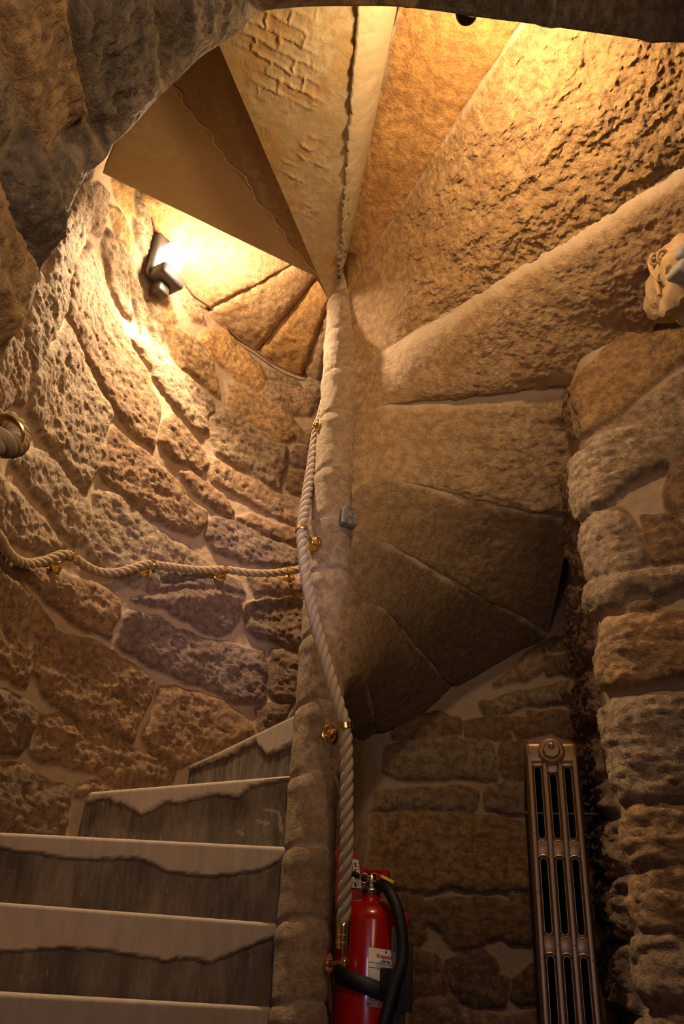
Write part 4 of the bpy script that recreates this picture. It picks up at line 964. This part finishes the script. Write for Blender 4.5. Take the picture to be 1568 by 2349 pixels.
for k in range(1, 15):
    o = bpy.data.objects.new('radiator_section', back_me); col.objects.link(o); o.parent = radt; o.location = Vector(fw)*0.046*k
bm = bmesh.new()
Y_ = (RM.to_3x3()@Vector((0, -1, 0)))
hub = RM@Vector((0.0, 0.0, z_top-0.028))
add_lathe(bm, hub+Y_*-0.002, Y_, [(0, 0.036), (0.005, 0.036), (0.008, 0.032), (0.009, 0.030), (0.012, 0.029)], 40); bm_obj('hub_ring', bm, M_RAD, radt)
bm = bmesh.new(); add_lathe(bm, hub+Y_*0.008, Y_, [(0, 0.0235), (0.012, 0.0235), (0.016, 0.020), (0.0165, 0.002)], 8); bm_obj('plug', bm, M_RAD, radt, smooth=False)
vn = hub+Vector((0, 0, 0.010)); bm = bmesh.new(); add_lathe(bm, vn+Y_*0.016, Y_, [(0, 0.0085), (0.010, 0.0085), (0.012, 0.006)], 16); add_lathe(bm, vn+Y_*0.026, Y_, [(0, 0.004), (0.006, 0.004)], 4); bm_obj('air_vent', bm, M_SCREW, radt)
# bolts, tie rod toward the wall
for cx in RX:
    for z in (zrow(1910), zrow(2048)-0.004*0, zrow(2200)):
        p = RM@Vector((cx, 0, z+(0.03 if abs(cx) < 0.03 else 0))); bm = bmesh.new(); add_lathe(bm, p-Y_*0.002, Y_, [(0, 0.0022), (0.0030, 0.0022), (0.0036, 0.001)], 10); bm_obj('rivet', bm, M_RAD, radt)
zp = zrow(1862); p0 = RM@Vector((-0.078, 0.03, zp)); p1 = RM@Vector((0.110, 0.03, zp))
bm = bmesh.new(); add_lathe(bm, p0, p1-p0, [(0, 0.007), (0.012, 0.007), (0.013, 0.004), (0.165, 0.004), (0.166, 0.0062), (0.188, 0.0062)], 14); bm_obj('wall_stay', bm, M_PIPE, radt)
base_at(radt, tuple(RM@Vector((0, 0.15, z_bot))))

# ------------------------------------------------------------------ fire extinguisher
XD = 2.52; xc = at_d(846, 2200, XD); XC = np.array([xc[0], xc[1], 0.]); XR = 0.093
def zx(y, D=XD-XR, x=850):
    d = ray(x, y); return d[2]/math.hypot(d[0], d[1])*D
ext_ = empty('fire_extinguisher', 'red fire extinguisher with white service label hanging beside the newel foot', 'fire extinguisher')
zs = zx(2062, XD-0.04); zn = zx(2028, XD-0.03)
bm = bmesh.new(); prof = [(0, 0.07), (0.004, 0.085), (0.02, XR), (zs+0.62-0.05, XR)]
zb_ = -0.62
prof = [(0.0, 0.05), (0.01, 0.085), (0.03, XR)]; H_ = zs-zb_
for k in range(9):
    th = math.pi/2*k/8; prof.append((H_-0.055+0.055*math.sin(th), 0.026+(XR-0.026)*math.cos(th)))
prof += [(H_+0.004, 0.024), (H_+0.02, 0.024)]
add_lathe(bm, (XC[0], XC[1], zb_), (0, 0, 1), prof, 56); bm_obj('body', bm, M_RED, ext_)
zt = zb_+H_+0.02
bm = bmesh.new(); add_lathe(bm, (XC[0], XC[1], zt-0.004), (0, 0, 1), [(0, 0.027), (0.008, 0.029), (0.016, 0.025), (0.02, 0.016), (0.045, 0.014), (0.05, 0.01)], 28)
add_lathe(bm, (XC[0], XC[1], zt+0.022), (0.75, -0.6, 0), [(0, 0.010), (0.03, 0.010), (0.034, 0.013), (0.045, 0.013)], 18); bm_obj('neck', bm, M_STEEL, ext_)
Lx = Vector((0.85, -0.53, 0)).normalized(); LM = Matrix.Translation((XC[0], XC[1], zt+0.04))@Lx.to_track_quat('X', 'Z').to_matrix().to_4x4()
bm = bmesh.new(); add_box(bm, (0.015, 0, 0.012), (0.075, 0.024, 0.012), LM, 0.004); add_box(bm, (0.045, 0, 0.0), (0.02, 0.024, 0.028), LM, 0.004); bm_obj('operating_lever', bm, M_RED, ext_)
bm = bmesh.new(); add_box(bm, (-0.05, 0, -0.012), (0.08, 0.02, 0.014), LM@Matrix.Rotation(0.35, 4, 'Y'), 0.005); bm_obj('carry_handle', bm, M_BLACK, ext_)
pr_c = at_d(835, 2014, XD-0.08); ring = [np.array([pr_c[0]+0.012*math.cos(t_), pr_c[1], pr_c[2]+0.012*math.sin(t_)]) for t_ in np.linspace(0, 2*math.pi, 25)]
tubes = tubes_mesh('pin_ring', [tube_arrays(np.array(ring), 0.0011, 8)], M_STEEL, ext_)
tg = [at_d(x, y, XD-0.085) for x, y in [(840,2018),(848,2008),(856,2003),(868,2006),(876,2010)]]; tube('tag_tie', tg, 0.0009, M_YELLOW, ext_, n=20, seg=6)
ta_, tb_ = at_d(874, 2009, XD-0.085), at_d(902, 2024, XD-0.085); bm = bmesh.new(); mid = (ta_+tb_)/2; dv = Vector(tb_-ta_); TM = Matrix.Translation(mid)@dv.to_track_quat('X', 'Z').to_matrix().to_4x4(); add_box(bm, (0, 0, 0), (dv.length, 0.010, 0.0015), TM@Matrix.Rotation(0.9, 4, 'X'), 0.0005); bm_obj('seal_tag', bm, M_YELLOW, ext_)
hp = [at_d(x, y, D) for x, y, D in [(868,2032,XD-0.05),(882,2034,XD-0.075),(895,2050,XD-0.10),(909,2080,XD-0.115),(918,2120,XD-0.12),(923,2165,XD-0.12),(920,2210,XD-0.125),(905,2255,XD-0.13),(893,2300,XD-0.135),(880,2345,XD-0.135),(866,2400,XD-0.13)]]
tube('hose', hp, 0.0155, M_BLACK, ext_, n=70, seg=18)
bm = bmesh.new(); a_ = at_d(925, 2160, XD-0.06); b_ = at_d(928, 2322, XD-0.06); bmM = Matrix.Translation((a_+b_)/2); add_box(bm, (0, 0, 0), (0.040, 0.05, float(a_[2]-b_[2])), bmM, 0.003)
for v_ in bm.verts:
    if v_.co.z < (a_[2]+b_[2])/2: v_.co.x += 0.0
add_box(bm, (-0.02, 0, -0.16), (0.045, 0.04, 0.17), bmM, 0.003); bm_obj('horn', bm, M_BLACK, ext_)
# strap
def band_on(z0_, z1_, th0, th1, tilt, r, mat, name, n=40, zf=None):
    th = np.linspace(th0, th1, n); P = np.zeros((n, 2, 3))
    for j, z in enumerate((z0_, z1_)):
        P[:, j, 0] = XC[0]+r*np.sin(th); P[:, j, 1] = XC[1]-r*np.cos(th); P[:, j, 2] = z+tilt*(th-th0)
    o = grid_mesh(name, P, mat=mat, parent=ext_); md = o.modifiers.new('t', 'SOLIDIFY'); md.thickness = 0.0012 if mat is not M_BLACK else 0.004; md.offset = 0; return o
def th_of(x):      # angle round the body whose front point shows at pixel column x
    best = min(np.linspace(-1.45, 1.45, 400), key=lambda t: abs(to_px(np.array([XC[0]+XR*math.sin(t), XC[1]-XR*math.cos(t), zx(2230)]))[0]-x)); return float(best)
band_on(zx(2255), zx(2212), th_of(772), 1.4, -0.026, XR+0.003, M_BLACK, 'strap')
bk = Vector((XC[0]+(XR+0.006)*math.sin(th_of(885)), XC[1]-(XR+0.006)*math.cos(th_of(885)), zx(2245))); bm = bmesh.new(); add_box(bm, (0, 0, 0), (0.04, 0.01, 0.052), Matrix.Translation(bk)@Matrix.Rotation(th_of(885), 4, 'Z'), 0.003); bm_obj('strap_buckle', bm, M_BLACK, ext_)
# labels
t0, t1 = th_of(843), th_of(918)
band_on(zx(2309), zx(2173), t0, t1, -0.006, XR+0.0012, M_WHITE, 'service_label')
band_on(zx(2176), zx(2122), th_of(896), th_of(922), -0.004, XR+0.0013, M_CREAM, 'scale_label')
def wrap_text(body, th_c, z, size, mat, name='lettering', sx=1.0, off=0.0022, bold=0.0):
    cu = bpy.data.curves.new(name, 'FONT'); cu.body = body; cu.size = size; cu.align_x = 'CENTER'; cu.align_y = 'CENTER'; cu.extrude = 0.0002; cu.offset = bold; cu.resolution_u = 3
    o = bpy.data.objects.new(name, cu); col.objects.link(o); dg = bpy.context.evaluated_depsgraph_get(); me = bpy.data.meshes.new_from_object(o.evaluated_get(dg)); bpy.data.objects.remove(o)
    for v_ in me.vertices:
        th = th_c+v_.co.x*sx/XR; r = XR+off+v_.co.z; v_.co = Vector((XC[0]+r*math.sin(th), XC[1]-r*math.cos(th), z+v_.co.y-0.006*(th-t0)))
    return link(name, me, mat, ext_, smooth=False)
wrap_text('firepoint', th_of(881), zx(2190), 0.0138, M_REDINK, bold=0.0003, sx=0.95)
wrap_text('LIMITED', th_of(883), zx(2201.3), 0.0070, M_INK, bold=0.0002, sx=1.15)
for i, (tx, yy, sz) in enumerate([('Tel: 01200 461772   Fax: 01200 427', 2210, 0.0034), ('MAINTENANCE RECORD', 2215, 0.0038), ('Ext. No.            Size / Wt.', 2221, 0.0036)]):
    wrap_text(tx, th_of(881), zx(yy), sz, M_INK)
def ink_line(z, ta, tb, mat=M_INK, h=0.0007): band_on(z-h, z, ta, tb, -0.006, XR+0.0021, mat, 'ruled_line', n=10)
for y_ in (2206, 2218): ink_line(zx(y_), t0+0.02, t1-0.02)
for y_ in (2262, 2268, 2274, 2280): ink_line(zx(y_), t0+0.02, t1-0.02)
for f_ in (0.15, 0.3, 0.45, 0.6, 0.75): band_on(zx(2280), zx(2258), t0+(t1-t0)*f_, t0+(t1-t0)*f_+0.006, 0, XR+0.0021, M_INK, 'ruled_line', n=3)
for i, y_ in enumerate((2284, 2287, 2290, 2293)): ink_line(zx(y_), t0+0.06, t0+0.06+(0.30, 0.34, 0.28, 0.42)[i], h=0.0012)
wrap_text('Fire protection', t0+0.30, zx(2298.5), 0.0050, M_REDINK)
def wrap_disc(thc, z, r0, r1, mat, name='emblem', n=28, sx=1.0):
    vs = []; fs = []
    for k in range(n):
        a = 2*math.pi*k/n
        for r_ in (r0, r1):
            th = thc+r_*sx*math.cos(a)/XR; R_ = XR+0.0024; vs.append((XC[0]+R_*math.sin(th), XC[1]-R_*math.cos(th), z+r_*math.sin(a)))
    for k in range(n): fs.append((2*k, 2*k+1, (2*k+3) % (2*n), (2*k+2) % (2*n)))
    me = bpy.data.meshes.new(name); me.from_pydata(vs, [], fs); return link(name, me, mat, ext_, smooth=False)
wrap_disc(th_of(846.5), zx(2304), 0.0042, 0.0048, M_INK); wrap_disc(th_of(846.5), zx(2304), 0.0001, 0.0022, M_INK)
wrap_text('?', th_of(853), zx(2304), 0.0075, M_INK); wrap_disc(th_of(874), zx(2304), 0.0022, 0.0062, M_REDINK, sx=1.5)
wrap_disc(th_of(883), zx(2182.0), 0.0001, 0.0026, M_INK)
for k in range(7): band_on(zx(2127+k*6.8), zx(2126+k*6.8), th_of(897), th_of(913-k*1.5), 0, XR+0.0021, M_INK, 'scale_mark', n=4)
base_at(ext_, (XC[0], XC[1], zb_))

# red plastic backing sign behind the extinguisher
sg = empty('extinguisher_sign', 'red curved sign board with white instruction panel behind the extinguisher top', 'sign')
SD = 2.62
pts = [(770,1940),(800,1942),(818,1955),(826,1975),(831,1988),(845,1992),(862,2000),(874,2010),(878,2060),(770,2075)]
bm = bmesh.new(); fr = [bm.verts.new(at_y(x, y, SD)) for x, y in pts]; bk_ = [bm.verts.new(at_y(x, y, SD)+np.array([0, 0.008, 0])) for x, y in pts]
bm.faces.new(fr); bm.faces.new(bk_[::-1])
for i in range(len(pts)): bm.faces.new((fr[i], fr[(i+1) % len(pts)], bk_[(i+1) % len(pts)], bk_[i]))
bm_obj('board', bm, M_SIGNRED, sg, smooth=False)
def quad(name, px, Y, mat, par, th=0.001):
    bm = bmesh.new(); a = [bm.verts.new(at_y(x, y, Y)) for x, y in px]; b = [bm.verts.new(at_y(x, y, Y)+np.array([0, th, 0])) for x, y in px]; bm.faces.new(a); bm.faces.new(b[::-1])
    for i in range(len(px)): bm.faces.new((a[i], a[(i+1) % len(px)], b[(i+1) % len(px)], b[i]))
    return bm_obj(name, bm, mat, par, smooth=False)
quad('instruction_panel', [(800,1968),(822,1973),(829,2038),(800,2036)], SD-0.002, M_WHITE, sg)
for k in range(4): quad('panel_icon', [(812,1978+k*15),(816,1979+k*15),(817.5,1989+k*15),(813.5,1988+k*15)], SD-0.0032, M_INK if k != 2 else M_REDINK, sg, 0.0008)
for k in range(8): quad('panel_line', [(819,1979+k*7),(822.5,1980+k*7),(822.7,1981+k*7),(819.2,1980+k*7)], SD-0.0032, M_INK, sg, 0.0008)
base_at(sg, tuple(at_y(820, 2010, SD)))
kb = at_d(922, 2110, 2.66); bm = bmesh.new(); add_lathe(bm, kb, (0, 1, 0), [(-0.012, 0.004), (-0.01, 0.018), (0.0, 0.023), (0.012, 0.023), (0.02, 0.015)], 28); tag(bm_obj('red_knob', bm, M_RED), 'red rounded knob peeping out right of the extinguisher hose', 'knob')

# ------------------------------------------------------------------ carved corbel on the right
cb_ = empty('carved_corbel', 'carved stone corbel with small curls and a bluish block at the right photo edge', 'carving')
M_CARV = stone('carved_stone', (0.42, 0.28, 0.13), (0.48, 0.33, 0.16), (0.36, 0.23, 0.11), fine=0.2, fleck=0.05)
M_BLUE = stone('blue_grey_stone', (0.30, 0.27, 0.22), (0.36, 0.31, 0.24), (0.24, 0.23, 0.22), fine=0.2, fleck=0.05)
def ctint(o):
    at = o.data.attributes.new('Tint', 'FLOAT_COLOR', 'POINT'); at.data.foreach_set('color', np.tile([1, 1, 1, 0.], len(o.data.vertices)).astype(np.float32)); return o
CD = 1.80
def cpt(x, y, D=CD): return at_d(x, y, D)
def blob(name, x, y, D, s, rot, mat, namp=0.15, seed=0):
    bm = bmesh.new(); bmesh.ops.create_icosphere(bm, subdivisions=4, radius=1.0)
    for v_ in bm.verts:
        v_.co = v_.co*(1+namp*float(fbm(np.array([list(v_.co)]), 1.6, 3, seed)[0])); v_.co = Vector((v_.co.x*s[0], v_.co.y*s[1], v_.co.z*s[2]))
    Mx = Matrix.Translation(cpt(x, y, D))@Matrix.Rotation(rot, 4, 'Y')
    for v_ in bm.verts: v_.co = Mx@v_.co
    return ctint(bm_obj(name, bm, mat, cb_))
blob('corbel_body', 1572, 640, CD+0.06, (0.095, 0.11, 0.14), 0.5, M_CARV, 0.25, 3)
bm = bmesh.new(); Mx = Matrix.Translation(cpt(1572, 598, CD-0.02))@Matrix.Rotation(0.45, 4, 'Y')@Matrix.Rotation(0.3, 4, 'Z'); add_box(bm, (0, 0, 0), (0.075, 0.06, 0.07), Mx, 0.012, 3); ctint(bm_obj('carved_block', bm, M_BLUE, cb_))
bm = bmesh.new(); add_box(bm, (0.02, -0.01, -0.065), (0.09, 0.06, 0.05), Mx, 0.012, 3); ctint(bm_obj('carved_block', bm, M_BLUE, cb_))
def curl(x, y, D, r, turns, name='curl', th=0.006):
    c = cpt(x, y, D); P = []
    for t_ in np.linspace(0, 1, 60):
        a = t_*turns*2*math.pi; rr_ = r*(1-0.8*t_); P.append(c+CR*rr_*math.cos(a)+CU*rr_*1.5*math.sin(a)-ray(x, y)*0.012*t_)
    P = np.array(P); ctint(tubes_mesh(name, [tube_arrays(P, np.linspace(th, th*0.6, 60), 10)], M_CARV, cb_))
curl(1518, 592, CD-0.03, 0.016, 1.6); curl(1499, 598, CD-0.01, 0.013, 1.4); curl(1512, 640, CD-0.01, 0.012, 0.8)
tube_ = [cpt(x, y, CD-0.005) for x, y in [(1490,600),(1494,620),(1504,640),(1508,660),(1512,678)]]
P_, _l = smooth_path(tube_, 30); ctint(tubes_mesh('leaf_rib', [tube_arrays(P_, np.linspace(0.008, 0.005, 30), 10)], M_CARV, cb_))
base_at(cb_, tuple(cpt(1560, 640)))

# dark inset block on the newel
p, r = newel_pt(798, 1186, 300); bm = bmesh.new(); Mx = Matrix.Translation(at_d(799, 1187, 2.325))@Matrix.Rotation(math.radians(20), 4, 'Z'); add_box(bm, (0, 0, 0), (0.05, 0.03, 0.062), Mx, 0.004, 2)
bmesh.ops.subdivide_edges(bm, edges=bm.edges, cuts=6, use_grid_fill=True)
for v_ in bm.verts: v_.co += Vector((0, -0.004, 0))*float(fbm(np.array([list(v_.co)]), 60, 3, 1)[0])
o = ctint(bm_obj('inset_block', bm, stone('dark_inset_stone', (0.16, 0.14, 0.12), (0.3, 0.26, 0.2), (0.1, 0.085, 0.07), fine=0.8))); tag(o, 'small dark grey stone block let into the newel right of the middle bracket', 'inset block')
